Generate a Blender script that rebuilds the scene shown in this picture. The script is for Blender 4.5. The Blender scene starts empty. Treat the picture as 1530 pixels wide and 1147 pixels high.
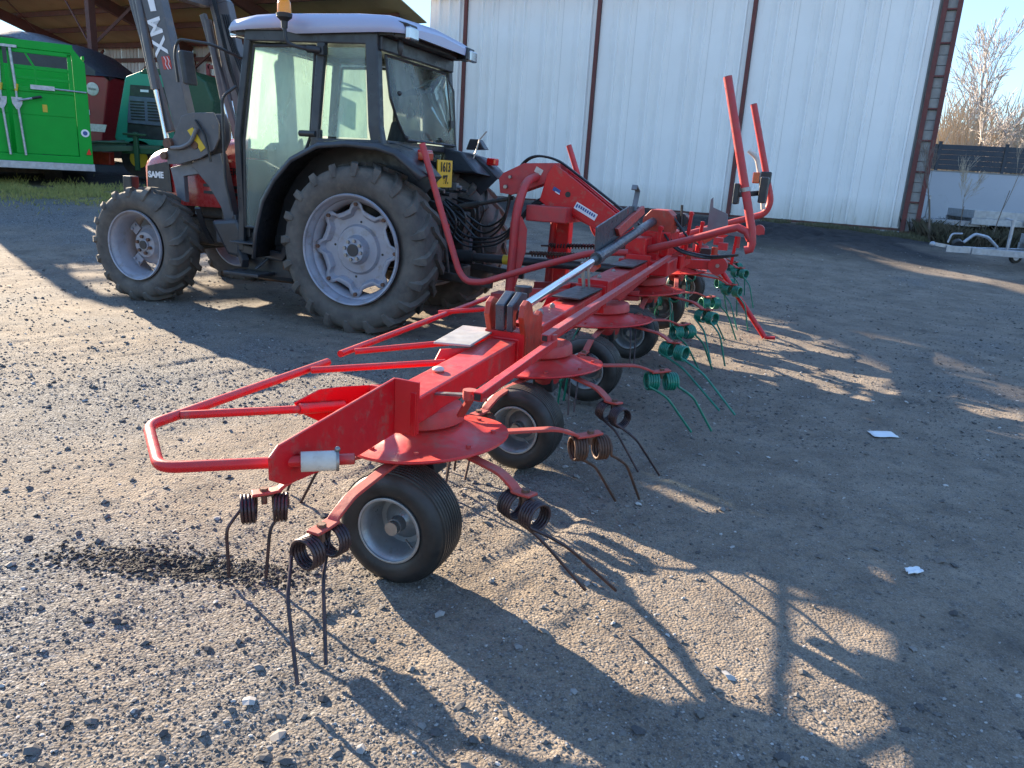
import bpy, math, random
import numpy as np
from math import sin, cos, pi, radians, sqrt, atan2
from mathutils import Vector, Matrix

random.seed(7)
rng = np.random.default_rng(7)
SC = bpy.context.scene
COL = SC.collection

# ---------------------------------------------------------------- camera
cd = bpy.data.cameras.new('camera')
cam = bpy.data.objects.new('camera', cd)
COL.objects.link(cam)
TH, RO = radians(15.5), radians(3.6)
fwd = Vector((0, cos(TH), -sin(TH)))
r0 = Vector((1, 0, 0)); u0 = r0.cross(fwd)
rt = r0 * cos(RO) + u0 * sin(RO); up = rt.cross(fwd)
m = Matrix((rt, up, -fwd)).transposed().to_4x4()
m.translation = Vector((0, 0, 1.55))
cam.matrix_world = m
cd.sensor_fit = 'HORIZONTAL'
cd.sensor_width = 36.0
cd.lens = 36.0 * 1149.0 / 1530.0
cd.clip_start = 0.05
cd.clip_end = 3000
SC.camera = cam

# ---------------------------------------------------------------- sky, sun, exposure
SUN_EL = radians(18.4)
SUN_AZ = radians(-47.0)              # direction in which shadows fall, from +X
w = bpy.data.worlds.new("World")
SC.world = w
w.use_nodes = True
nt = w.node_tree
bg = nt.nodes['Background']
sky = nt.nodes.new('ShaderNodeTexSky')
sky.sky_type = 'NISHITA'
sky.sun_disc = False
sky.sun_elevation = SUN_EL
sdir = Vector((-cos(SUN_AZ) * cos(SUN_EL), -sin(SUN_AZ) * cos(SUN_EL), sin(SUN_EL)))   # towards the sun
sky.sun_rotation = atan2(sdir.x, sdir.y)
sky.air_density = 1.0
sky.dust_density = 0.0
sky.altitude = 900
sky.ozone_density = 2.6
# the same soft shoulder over the whole sky (as the phone exposed it), no direction singled out
_bw = nt.nodes.new('ShaderNodeRGBToBW'); nt.links.new(sky.outputs[0], _bw.inputs[0])
_d = nt.nodes.new('ShaderNodeMath'); _d.operation = 'DIVIDE'; nt.links.new(_bw.outputs[0], _d.inputs[0]); _d.inputs[1].default_value = 2.5
_p = nt.nodes.new('ShaderNodeMath'); _p.operation = 'ADD'; nt.links.new(_d.outputs[0], _p.inputs[0]); _p.inputs[1].default_value = 1.0
_v = nt.nodes.new('ShaderNodeMath'); _v.operation = 'DIVIDE'; _v.inputs[0].default_value = 1.25; nt.links.new(_p.outputs[0], _v.inputs[1])
_m = nt.nodes.new('ShaderNodeHueSaturation'); _m.inputs['Saturation'].default_value = 1.0
nt.links.new(sky.outputs[0], _m.inputs['Color']); nt.links.new(_v.outputs[0], _m.inputs['Value'])
nt.links.new(_m.outputs[0], bg.inputs[0])
bg.inputs[1].default_value = 0.15
sl = bpy.data.lights.new('sun', 'SUN')
sl.energy = 5.0
sl.angle = radians(0.6)
sl.color = (1.0, 0.83, 0.61)
so = bpy.data.objects.new('sun', sl)
so.rotation_euler = sdir.to_track_quat('Z', 'Y').to_euler()
so.location = (0, 0, 30)
COL.objects.link(so)
SC.view_settings.view_transform = 'Standard'
SC.view_settings.look = 'None'
SC.view_settings.gamma = 1.0
SC.view_settings.use_curve_mapping = False
SC.view_settings.exposure = 2.12
SC.render.engine = 'CYCLES'
SC.cycles.max_bounces = 8
SC.cycles.transparent_max_bounces = 12
SC.cycles.caustics_reflective = False
SC.cycles.caustics_refractive = False

# ---------------------------------------------------------------- frames
AL = radians(159.8)
TO = Vector((-1.033, 7.83, 0))                       # ground point under the tractor's rear axle
TM = Matrix.Translation(TO) @ Matrix.Rotation(AL, 4, 'Z')
BA = atan2(.466, -.885)                              # barn frame: u along the doors (to the left), v away from the yard
BW = Vector((cos(BA), sin(BA), 0)); BN = Vector((BW.y, -BW.x, 0)); B0 = Vector((8.84, 18.52, 0))
def bp(u, v, z): 
    q = B0 + BW * u + BN * v
    return (q.x, q.y, z)

ORG = {}
def thing(name, label, cat, loc=(0, 0, 0), rotz=0.0, group=None, org=(0, 0, 0)):
    o = bpy.data.objects.new(name, None)
    o.empty_display_size = .1
    COL.objects.link(o)
    o.location = loc; o.rotation_euler = (0, 0, rotz)
    o['label'] = label; o['category'] = cat
    if group: o['group'] = group
    ORG[o.name] = Vector(org)
    return o
def tag(o, label, cat, group=None):
    o['label'] = label; o['category'] = cat
    if group: o['group'] = group
    return o
def struct(o, kind='structure', label=None):
    o['kind'] = kind
    if label: o['label'] = label
    return o
def copy_tree(o, parent=None):
    c = o.copy(); COL.objects.link(c)
    c.parent = parent
    ORG[c.name] = ORG.get(o.name, Vector((0, 0, 0)))
    for ch in list(o.children): copy_tree(ch, c)
    return c

V = Vector
def fillet(pts, r, n=5):
    pts = [V(p) for p in pts]; out = [pts[0]]
    for i in range(1, len(pts) - 1):
        a, b, c = pts[i-1], pts[i], pts[i+1]
        d1 = (a - b); d2 = (c - b)
        k = min(r, d1.length * .45, d2.length * .45)
        p1 = b + d1.normalized() * k; p2 = b + d2.normalized() * k
        for j in range(n + 1):
            t = j / n
            out.append(p1 * (1-t)**2 + b * 2*t*(1-t) + p2 * t*t)
    out.append(pts[-1])
    return out
def frame_from(d, upv=(0, 0, 1)):
    d = V(d).normalized(); u = V(upv)
    if abs(d.dot(u)) > .98: u = V((1, 0, 0)) if abs(d.x) < .9 else V((0, 1, 0))
    s = d.cross(u).normalized(); return d, s, s.cross(d).normalized()

class MB:
    def __init__(self): self.v = []; self.f = []; self.s = []
    def add(self, vs, fs, smooth=False):
        b = len(self.v)
        self.v += [tuple(p) for p in vs]
        self.f += [tuple(i + b for i in f) for f in fs]
        self.s += [smooth] * len(fs)
        return self
    def hexa(self, c):                       # 8 corners: bottom ring, top ring
        return self.add(c, [(3,2,1,0),(4,5,6,7),(0,1,5,4),(1,2,6,5),(2,3,7,6),(3,0,4,7)])
    def bx(self, x0, x1, y0, y1, z0, z1):
        return self.hexa([(x0,y0,z0),(x1,y0,z0),(x1,y1,z0),(x0,y1,z0),(x0,y0,z1),(x1,y0,z1),(x1,y1,z1),(x0,y1,z1)])
    def beam(self, p, q, w, h, up=(0,0,1)):  # w sideways, h along up
        p, q = V(p), V(q); d, s, u = frame_from(q - p, up)
        c = []
        for e in (p, q):
            c.append([e + s*w/2*a + u*h/2*b for a, b in ((-1,-1),(1,-1),(1,1),(-1,1))])
        return self.hexa(c[0] + c[1])
    def bar(self, pts, w, h, up=(0,0,1), taper=None):
        pts = [V(p) for p in pts]; n = len(pts); vs = []; fs = []
        for i, p in enumerate(pts):
            d = (pts[min(i+1, n-1)] - pts[max(i-1, 0)])
            d, s, u = frame_from(d, up)
            k = 1 if taper is None else 1 + (taper - 1) * i / (n - 1)
            vs += [p + s*w/2*a*k + u*h/2*b*k for a, b in ((-1,-1),(1,-1),(1,1),(-1,1))]
        for i in range(n-1):
            for j in range(4):
                a, b = i*4+j, i*4+(j+1) % 4
                fs.append((a, b, b+4, a+4))
        fs += [(3,2,1,0), tuple((n-1)*4+j for j in range(4))]
        return self.add(vs, fs)
    def tube(self, pts, r, n=10, caps=True, smooth=True):
        pts = [V(p) for p in pts]; m_ = len(pts)
        rr = r if isinstance(r, (list, tuple)) else [r] * m_
        vs = []; fs = []
        d0 = (pts[1] - pts[0]).normalized(); _, s, u = frame_from(d0)
        for i, p in enumerate(pts):
            if i == 0: d = d0
            elif i == m_-1: d = (pts[-1] - pts[-2]).normalized()
            else:
                d = ((pts[i+1]-pts[i]).normalized() + (pts[i]-pts[i-1]).normalized())
                d = d.normalized() if d.length > 1e-6 else (pts[i+1]-pts[i]).normalized()
            s = (s - d * s.dot(d)).normalized(); u = d.cross(s)
            for j in range(n):
                a = 2*pi*j/n
                vs.append(p + (s*cos(a) + u*sin(a)) * rr[i])
        for i in range(m_-1):
            for j in range(n):
                a, b = i*n+j, i*n+(j+1) % n
                fs.append((a, b, b+n, a+n))
        self.add(vs, fs, smooth)
        if caps:
            self.add(vs[:n], [tuple(range(n))[::-1]]); self.add(vs[-n:], [tuple(range(n))])
        return self
    def pipe_end(self, p, d, ro, ri, n=12):  # dark-looking open end: short inner sleeve
        p, d = V(p), V(d).normalized(); _, s, u = frame_from(d)
        vs = []
        for (r_, k) in ((ro, 0), (ri, 0), (ri, -.06)):
            for j in range(n):
                a = 2*pi*j/n; vs.append(p + d*(k+.0015) + (s*cos(a)+u*sin(a))*r_)
        fs = []
        for i in range(2):
            for j in range(n): fs.append((i*n+j, i*n+(j+1) % n, (i+1)*n+(j+1) % n, (i+1)*n+j))
        fs.append(tuple(2*n+j for j in range(n)))
        return self.add(vs, fs)
    def lathe(self, prof, c=(0,0,0), axis=(0,0,1), n=24, smooth=True, start=None):
        c = V(c); d, s, u = frame_from(axis, (0,0,1) if start is None else start)
        vs = []; fs = []; k = len(prof)
        for j in range(n):
            a = 2*pi*j/n; q = s*cos(a) + u*sin(a)
            for (r, z) in prof: vs.append(c + q*r + d*z)
        for j in range(n):
            for i in range(k-1):
                a, b = j*k+i, ((j+1) % n)*k+i
                fs.append((a, b, b+1, a+1))
        return self.add(vs, fs, smooth)
    def cyl(self, p, q, r, n=16, smooth=True): return self.tube([p, q], r, n, True, smooth)
    def prism(self, pts, vec):
        pts = [V(p) for p in pts]; vec = V(vec); n = len(pts)
        vs = pts + [p + vec for p in pts]
        fs = [tuple(range(n))[::-1], tuple(range(n, 2*n))] + [(i, (i+1) % n, (i+1) % n+n, i+n) for i in range(n)]
        return self.add(vs, fs)
    def sphere(self, c, r, n=10, sc=(1,1,1)):
        c = V(c); prof = [(sin(pi*i/n), -cos(pi*i/n)) for i in range(n+1)]
        vs = []; fs = []; k = n+1; m_ = n*2
        for j in range(m_):
            a = 2*pi*j/m_
            for (q, z) in prof: vs.append(c + V((q*cos(a)*r*sc[0], q*sin(a)*r*sc[1], z*r*sc[2])))
        for j in range(m_):
            for i in range(n):
                a, b = j*k+i, ((j+1) % m_)*k+i; fs.append((a, b, b+1, a+1))
        return self.add(vs, fs, True)
    def grid(self, rows, smooth=True, closed=False):   # rows: list of equal-length point lists
        k = len(rows[0]); vs = [p for r_ in rows for p in r_]; fs = []
        for i in range(len(rows)-1):
            for j in range(k-1 if not closed else k):
                a, b = i*k+j, i*k+(j+1) % k; fs.append((a, b, b+k, a+k))
        return self.add(vs, fs, smooth)
    def build(self, name, mt, parent=None, bevel=0, sharp=38, solid=0):
        me = bpy.data.meshes.new(name)
        off = ORG.get(parent.name, V((0,0,0))) if parent else V((0,0,0))
        ox, oy, oz = off
        me.from_pydata([(p[0]-ox, p[1]-oy, p[2]-oz) for p in self.v], [], self.f)
        me.polygons.foreach_set('use_smooth', self.s)
        me.update()
        if any(self.s): me.set_sharp_from_angle(angle=radians(sharp))
        if mt: me.materials.append(mt)
        o = bpy.data.objects.new(name, me); COL.objects.link(o)
        if parent: o.parent = parent
        ORG[o.name] = off
        if solid:
            q = o.modifiers.new('s', 'SOLIDIFY'); q.thickness = solid; q.offset = 0
        if bevel:
            b = o.modifiers.new('b', 'BEVEL'); b.width = bevel; b.segments = 2; b.limit_method = 'ANGLE'; b.angle_limit = radians(40)
        return o

def text(name, body, org, xd, yd, size, mt, parent, ext=.001, align='CENTER', bold=0.0, sx=1.0):
    c = bpy.data.curves.new(name, 'FONT'); c.body = body; c.size = size; c.extrude = ext
    c.align_x = align; c.align_y = 'CENTER'; c.offset = bold
    c.materials.append(mt)
    tmp = bpy.data.objects.new(name, c)
    me = bpy.data.meshes.new_from_object(tmp); me.name = name
    bpy.data.objects.remove(tmp); bpy.data.curves.remove(c)
    o = bpy.data.objects.new(name, me); COL.objects.link(o)
    x = V(xd).normalized(); z = x.cross(V(yd)).normalized(); y = z.cross(x)
    off = ORG.get(parent.name, V((0,0,0))) if parent else V((0,0,0))
    M = Matrix((x*sx, y, z)).transposed().to_4x4(); M.translation = V(org) - off
    if parent: o.parent = parent
    o.matrix_local = M
    ORG[o.name] = off
    return o

# ---------------------------------------------------------------- materials
def mat(name, base, rough=.5, metal=0.0, c2=None, n_scale=8.0, n_amt=.5, dirt=None, dirt_amt=.0, dirt_scale=5.0, bump=0.0,
        bump_scale=60.0, coat=0.0, rough_var=.12, spec=.5, trans=0.0, emis=None, top_dust=0.0, dust=(.3,.26,.2)):
    m_ = bpy.data.materials.new(name); m_.use_nodes = True
    t = m_.node_tree; N = t.nodes; L = t.links
    p = N['Principled BSDF']
    p.inputs['Roughness'].default_value = rough
    p.inputs['Metallic'].default_value = metal
    p.inputs['Specular IOR Level'].default_value = spec
    p.inputs['Coat Weight'].default_value = coat
    p.inputs['Coat Roughness'].default_value = .08
    tc = N.new('ShaderNodeTexCoord')
    geo = N.new('ShaderNodeNewGeometry')
    no = N.new('ShaderNodeTexNoise'); no.inputs['Scale'].default_value = n_scale; no.inputs['Detail'].default_value = 5
    L.new(geo.outputs['Position'], no.inputs['Vector'])
    rp = N.new('ShaderNodeValToRGB'); rp.color_ramp.elements[0].position = .5 - .28*n_amt - .05; rp.color_ramp.elements[1].position = .55 + .2*n_amt
    c2 = c2 or tuple(x*.72 for x in base)
    rp.color_ramp.elements[0].color = (*base, 1); rp.color_ramp.elements[1].color = (*c2, 1)
    L.new(no.outputs[0], rp.inputs[0])
    col = rp.outputs[0]
    def mix(fac, a, b):
        mx = N.new('ShaderNodeMix'); mx.data_type = 'RGBA'
        if isinstance(fac, float): mx.inputs[0].default_value = fac
        else: L.new(fac, mx.inputs[0])
        L.new(a, mx.inputs[6])
        if isinstance(b, tuple): mx.inputs[7].default_value = (*b, 1)
        else: L.new(b, mx.inputs[7])
        return mx.outputs[2]
    if dirt:
        n2 = N.new('ShaderNodeTexNoise'); n2.inputs['Scale'].default_value = dirt_scale; n2.inputs['Detail'].default_value = 8; n2.inputs['Roughness'].default_value = .7
        L.new(geo.outputs['Position'], n2.inputs['Vector'])
        r2 = N.new('ShaderNodeValToRGB'); r2.color_ramp.elements[0].position = max(0, .72 - .4*dirt_amt); r2.color_ramp.elements[1].position = min(1, .84 - .2*dirt_amt)
        L.new(n2.outputs[0], r2.inputs[0])
        col = mix(r2.outputs[0], col, dirt)
    if top_dust > 0:
        sx = N.new('ShaderNodeSeparateXYZ'); L.new(geo.outputs['Normal'], sx.inputs[0])
        mr = N.new('ShaderNodeMapRange'); mr.inputs[1].default_value = .2; mr.inputs[2].default_value = 1; mr.inputs[4].default_value = top_dust
        L.new(sx.outputs[2], mr.inputs[0])
        n4 = N.new('ShaderNodeTexNoise'); n4.inputs['Scale'].default_value = 14; n4.inputs['Detail'].default_value = 6
        L.new(geo.outputs['Position'], n4.inputs['Vector'])
        mm = N.new('ShaderNodeMath'); mm.operation = 'MULTIPLY'; L.new(mr.outputs[0], mm.inputs[0]); L.new(n4.outputs[0], mm.inputs[1])
        col = mix(mm.outputs[0], col, dust)
    L.new(col, p.inputs['Base Color'])
    if rough_var:
        n3 = N.new('ShaderNodeTexNoise'); n3.inputs['Scale'].default_value = 22; n3.inputs['Detail'].default_value = 6
        L.new(geo.outputs['Position'], n3.inputs['Vector'])
        mr = N.new('ShaderNodeMapRange'); mr.inputs[1].default_value = .3; mr.inputs[2].default_value = .7
        mr.inputs[3].default_value = max(.02, rough-rough_var); mr.inputs[4].default_value = min(1, rough+rough_var)
        L.new(n3.outputs[0], mr.inputs[0]); L.new(mr.outputs[0], p.inputs['Roughness'])
    if bump:
        nb = N.new('ShaderNodeTexNoise'); nb.inputs['Scale'].default_value = bump_scale; nb.inputs['Detail'].default_value = 6
        L.new(geo.outputs['Position'], nb.inputs['Vector'])
        b = N.new('ShaderNodeBump'); b.inputs['Strength'].default_value = bump; b.inputs['Distance'].default_value = .01
        L.new(nb.outputs[0], b.inputs['Height']); L.new(b.outputs[0], p.inputs['Normal'])
    if emis:
        p.inputs['Emission Color'].default_value = (*emis[0], 1); p.inputs['Emission Strength'].default_value = emis[1]
    return m_

M = {}
M['red'] = mat('red_paint', (.60,.004,.010), .42, c2=(.50,.006,.012), n_scale=4, coat=.12, spec=.35, dirt=(.30,.09,.07), dirt_amt=.48, dirt_scale=13, top_dust=.34, bump=.03, bump_scale=25, rough_var=.1)
M['fadedred'] = mat('faded_red_paint', (.48,.030,.034), .5, c2=(.38,.036,.040), n_scale=14, dirt=(.22,.10,.07), dirt_amt=.35, dirt_scale=16, top_dust=.4, bump=.06)
M['armred'] = mat('tine_arm_paint', (.48,.045,.035), .6, c2=(.36,.05,.04), n_scale=18, dirt=(.16,.07,.05), dirt_amt=.4, dirt_scale=25, top_dust=.3, bump=.08)
M['orangered'] = mat('bracket_orange_red', (.42,.040,.018), .5, n_scale=12, dirt=(.2,.1,.07), dirt_amt=.4, dirt_scale=20, bump=.05)
M['hoodred'] = mat('hood_red_paint', (.42,.022,.020), .28, c2=(.36,.03,.028), n_scale=3, coat=.5, top_dust=.35, dirt=(.25,.15,.11), dirt_amt=.1, dirt_scale=6)
M['rubber'] = mat('dusty_tractor_rubber', (.052,.049,.048), .88, c2=(.135,.12,.105), n_scale=7, n_amt=.9, dirt=(.14,.12,.10), dirt_amt=.5, dirt_scale=10, bump=.3, bump_scale=45, spec=.3, top_dust=.25)
M['rubber2'] = mat('implement_tyre_rubber', (.012,.012,.013), .48, c2=(.03,.028,.027), n_scale=12, dirt=(.12,.09,.07), dirt_amt=.2, dirt_scale=14, bump=.12, bump_scale=80, spec=.4, top_dust=.5, dust=(.25,.19,.14))
M['rim'] = mat('grey_wheel_paint', (.33,.335,.385), .42, c2=(.26,.265,.31), n_scale=5, metal=.1, dirt=(.20,.16,.13), dirt_amt=.5, dirt_scale=9, bump=.03)
M['rim2'] = mat('galvanised_rim', (.34,.35,.36), .38, c2=(.26,.27,.28), n_scale=16, metal=.55, dirt=(.18,.14,.11), dirt_amt=.4, dirt_scale=18, bump=.05)
M['dark'] = mat('dark_frame_paint', (.018,.021,.028), .38, c2=(.03,.034,.042), n_scale=5, dirt=(.12,.10,.085), dirt_amt=.22, dirt_scale=7, top_dust=.3, dust=(.2,.19,.17))
M['chassis'] = mat('greasy_cast_iron', (.02,.019,.02), .6, c2=(.045,.038,.032), n_scale=12, dirt=(.13,.09,.06), dirt_amt=.35, dirt_scale=12, bump=.3, bump_scale=40)
M['loader'] = mat('loader_grey_paint', (.065,.068,.078), .45, c2=(.09,.09,.10), n_scale=6, dirt=(.17,.13,.10), dirt_amt=.35, dirt_scale=11, top_dust=.4, bump=.05)
M['loaderlt'] = mat('loader_light_grey', (.16,.165,.18), .5, dirt=(.2,.15,.11), dirt_amt=.35, dirt_scale=11, bump=.05)
M['roof'] = mat('pale_lilac_cab_roof', (.36,.38,.52), .33, c2=(.35,.37,.50), n_scale=2, coat=.2, top_dust=.25, dust=(.4,.38,.34), rough_var=.04)
M['plastic'] = mat('black_plastic', (.014,.015,.018), .45, c2=(.028,.03,.034), n_scale=9, top_dust=.25, bump=.05)
M['hose'] = mat('black_rubber_hose', (.012,.012,.013), .4)
M['chrome'] = mat('chromed_piston_rod', (.72,.74,.78), .12, metal=1.0, rough_var=.05, c2=(.62,.64,.68))
M['steel'] = mat('bare_steel', (.36,.35,.34), .4, metal=.8, c2=(.25,.23,.22), n_scale=20, dirt=(.16,.10,.07), dirt_amt=.3, dirt_scale=22, bump=.08)
M['bluesteel'] = mat('dark_blue_cylinder', (.05,.062,.078), .35, metal=.4, c2=(.08,.09,.105), n_scale=14, dirt=(.16,.13,.1), dirt_amt=.3, dirt_scale=14)
M['rust'] = mat('rusty_bolt', (.16,.075,.045), .75, c2=(.09,.05,.035), n_scale=60, bump=.3)
M['tine'] = mat('dark_spring_steel', (.030,.024,.030), .36, metal=.5, c2=(.075,.045,.045), n_scale=25, bump=.12, dirt=(.14,.07,.045), dirt_amt=.35, dirt_scale=30)
M['tinerust'] = mat('rusty_spring_steel', (.13,.06,.035), .6, metal=.3, c2=(.07,.04,.03), n_scale=30, bump=.2, dirt=(.03,.03,.03), dirt_amt=.4, dirt_scale=26)
M['tinegreen'] = mat('green_spring_steel', (.004,.19,.12), .38, c2=(.006,.13,.085), n_scale=20, coat=.2, bump=.06)
M['white'] = mat('white_decal', (.75,.76,.78), .5, rough_var=0, c2=(.68,.69,.7))
M['sleeve'] = mat('scuffed_white_sleeve', (.62,.58,.52), .5, c2=(.48,.42,.36), n_scale=18, dirt=(.25,.16,.1), dirt_amt=.35, dirt_scale=30)
M['yellow'] = mat('yellow_plate', (.80,.46,.02), .4, rough_var=0, c2=(.76,.42,.02))
M['yellowpl'] = mat('yellow_sticker', (.62,.42,.02), .5, c2=(.5,.34,.03))
M['ink'] = mat('black_ink', (.012,.012,.014), .5, rough_var=0)
M['blueink'] = mat('blue_ink', (.04,.09,.30), .5, rough_var=0)
M['orange'] = mat('amber_beacon_lens', (.95,.33,.0), .15, rough_var=0, coat=.3, c2=(.92,.28,.0))
M['lens'] = mat('clear_lamp_glass', (.55,.57,.60), .08, metal=.7, rough_var=.03)
M['redlens'] = mat('red_lamp_lens', (.55,.008,.008), .12, coat=.6, rough_var=.02)
M['amberlens'] = mat('orange_lamp_lens', (.55,.07,.02), .18, coat=.4, rough_var=.02)
M['seat'] = mat('dark_seat_fabric', (.03,.03,.035), .8)
M['greyplate'] = mat('dusty_zinc_cover', (.42,.41,.39), .5, metal=.25, c2=(.33,.31,.29), n_scale=14, dirt=(.2,.15,.12), dirt_amt=.3, dirt_scale=16)

def glass_mat(name, tint, dust_lo, dust_hi, dcol, scale=2.2):
    m_ = bpy.data.materials.new(name); m_.use_nodes = True
    t = m_.node_tree; N = t.nodes; L = t.links; N.clear()
    out = N.new('ShaderNodeOutputMaterial')
    tr = N.new('ShaderNodeBsdfTransparent'); tr.inputs[0].default_value = (*tint, 1)
    df = N.new('ShaderNodeBsdfDiffuse'); df.inputs[0].default_value = (*dcol, 1)
    tl = N.new('ShaderNodeBsdfTranslucent'); tl.inputs[0].default_value = (*dcol, 1)
    ad = N.new('ShaderNodeMixShader'); ad.inputs[0].default_value = .6; L.new(df.outputs[0], ad.inputs[1]); L.new(tl.outputs[0], ad.inputs[2])
    geo = N.new('ShaderNodeNewGeometry')
    mp = N.new('ShaderNodeMapping'); mp.inputs['Scale'].default_value = (1, 1, .35); L.new(geo.outputs['Position'], mp.inputs[0])
    no = N.new('ShaderNodeTexNoise'); no.inputs['Scale'].default_value = scale; no.inputs['Detail'].default_value = 9; no.inputs['Roughness'].default_value = .6
    L.new(mp.outputs[0], no.inputs['Vector'])
    mr = N.new('ShaderNodeMapRange'); mr.inputs[1].default_value = .35; mr.inputs[2].default_value = .68; mr.inputs[3].default_value = dust_lo; mr.inputs[4].default_value = dust_hi
    L.new(no.outputs[0], mr.inputs[0])
    mx = N.new('ShaderNodeMixShader'); L.new(mr.outputs[0], mx.inputs[0]); L.new(tr.outputs[0], mx.inputs[1]); L.new(ad.outputs[0], mx.inputs[2])
    gl = N.new('ShaderNodeBsdfGlossy'); gl.inputs['Roughness'].default_value = .02
    fr = N.new('ShaderNodeFresnel'); fr.inputs[0].default_value = 1.25
    m2 = N.new('ShaderNodeMixShader'); L.new(fr.outputs[0], m2.inputs[0]); L.new(mx.outputs[0], m2.inputs[1]); L.new(gl.outputs[0], m2.inputs[2])
    L.new(m2.outputs[0], out.inputs[0])
    return m_
M['glass'] = glass_mat('dusty_green_glass', (.84,.97,.94), 0.06, .34, (.85,.97,.94))
M['glassfar'] = glass_mat('very_dusty_glass', (.85,.97,.93), .5, .95, (.90,.98,.90), 3.0)

# ================================================================ ground height
_yl = np.array([-50, 0, 8.0, 10, 12, 15, 18, 22, 30, 60, 400.]); _zl = np.array([0, 0, 0, .11, .31, .62, .82, 1.02, 1.15, 1.2, 1.2])
_yr = np.array([-50, 0, 6.5, 10, 12, 13.5, 15, 18.3, 20, 30, 60, 400.]); _zr = np.array([0, 0, 0, .10, .20, .33, .45, .70, .74, .76, .8, .8])
def base_h(x, y):
    x = np.asarray(x, float); y = np.asarray(y, float)
    t = np.clip((x + 5.0) / 5.5, 0, 1); t = t*t*(3-2*t)
    def sm(yy, yt, zt):
        return (np.interp(yy-.6, yt, zt) + np.interp(yy, yt, zt) + np.interp(yy+.6, yt, zt)) / 3
    return sm(y, _yl, _zl)*(1-t) + sm(y, _yr, _zr)*t
def gz(x, y): return float(base_h(x, y))

# ================================================================ materials of the buildings
M['clad'] = mat('white_profiled_sheet', (.90,.90,.88), .45, c2=(.86,.86,.84), n_scale=1.3, dirt=(.42,.42,.38), dirt_amt=.06, dirt_scale=3, rough_var=.08)
_t = M['clad'].node_tree; _N = _t.nodes; _L = _t.links; _P = _N['Principled BSDF']
_src = _P.inputs['Base Color'].links[0].from_socket
_g = _N.new('ShaderNodeNewGeometry'); _sx = _N.new('ShaderNodeSeparateXYZ'); _L.new(_g.outputs['Position'], _sx.inputs[0])
_mr = _N.new('ShaderNodeMapRange'); _mr.inputs[1].default_value = 1.45; _mr.inputs[2].default_value = .75; _mr.inputs[3].default_value = 0; _mr.inputs[4].default_value = 1.0; _L.new(_sx.outputs[2], _mr.inputs[0])
_mp = _N.new('ShaderNodeMapping'); _mp.inputs['Scale'].default_value = (5, 5, .9); _L.new(_g.outputs['Position'], _mp.inputs[0])
_no = _N.new('ShaderNodeTexNoise'); _no.inputs['Scale'].default_value = 1.6; _no.inputs['Detail'].default_value = 8; _no.inputs['Roughness'].default_value = .7; _L.new(_mp.outputs[0], _no.inputs['Vector'])
_m1 = _N.new('ShaderNodeMath'); _m1.operation = 'MULTIPLY'; _L.new(_mr.outputs[0], _m1.inputs[0]); _L.new(_no.outputs[0], _m1.inputs[1])
_r2 = _N.new('ShaderNodeMapRange'); _r2.inputs[1].default_value = .58; _r2.inputs[2].default_value = .78; _r2.inputs[4].default_value = .22; _L.new(_no.outputs[0], _r2.inputs[0])
_ad = _N.new('ShaderNodeMath'); _ad.operation = 'ADD'; _ad.use_clamp = True; _L.new(_m1.outputs[0], _ad.inputs[0]); _L.new(_r2.outputs[0], _ad.inputs[1])
_mx = _N.new('ShaderNodeMix'); _mx.data_type = 'RGBA'; _L.new(_ad.outputs[0], _mx.inputs[0]); _L.new(_src, _mx.inputs[6]); _mx.inputs[7].default_value = (.40,.39,.31,1); _L.new(_mx.outputs[2], _P.inputs['Base Color'])
M['clad2'] = mat('old_grey_sheet', (.55,.56,.55), .55, c2=(.45,.46,.45), n_scale=1.0, dirt=(.3,.3,.28), dirt_amt=.2, dirt_scale=2)
M['oxide'] = mat('red_oxide_steel', (.155,.036,.030), .6, c2=(.115,.032,.03), n_scale=5, dirt=(.09,.04,.035), dirt_amt=.3, dirt_scale=6)
M['oxide2'] = mat('dull_red_purlin', (.13,.045,.035), .7, c2=(.09,.036,.03), n_scale=4)
M['fibro'] = mat('yellowish_roof_board', (.50,.40,.22), .85, c2=(.38,.30,.17), n_scale=.9, dirt=(.25,.20,.12), dirt_amt=.3, dirt_scale=2)
M['block'] = mat('grey_concrete_block', (.34,.33,.31), .9, c2=(.26,.25,.24), n_scale=9, bump=.4, bump_scale=60, dirt=(.18,.17,.15), dirt_amt=.3, dirt_scale=6)
M['roofsheet'] = mat('weathered_roof_sheet', (.34,.34,.33), .7)

# ================================================================ barn with sliding doors
BR = radians(0)
barn = thing('barn', 'white ribbed metal barn with sliding doors divided by dark red posts, behind the red machine', 'barn',
             bp(0, 0, 0.6), 0.0, org=bp(0, 0, .6))
def ribbed(mb, u0, u1, v, z0, z1, pitch=.35, d=.085, ph=0):
    us = []
    u = u0
    pts = [(u0, 0.0)]
    k = 0
    while True:
        a = u0 + ph + k*pitch
        if a + pitch > u1 + 1e-6: break
        pts += [(a+.36*pitch, 0), (a+.42*pitch, -d), (a+.54*pitch, -d), (a+.60*pitch, 0), (a+.94*pitch, 0), (a+.95*pitch, -d*.12), (a+.98*pitch, -d*.12), (a+.99*pitch, 0)]
        k += 1
    pts.append((u1, 0.0))
    lo = [bp(a, v+b, z0) for a, b in pts]; hi = [bp(a, v+b, z1) for a, b in pts]
    mb.grid([lo, hi], smooth=False)
ds = [(0.0, 4.0), (4.0, 8.05), (8.05, 12.2)]
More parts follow.
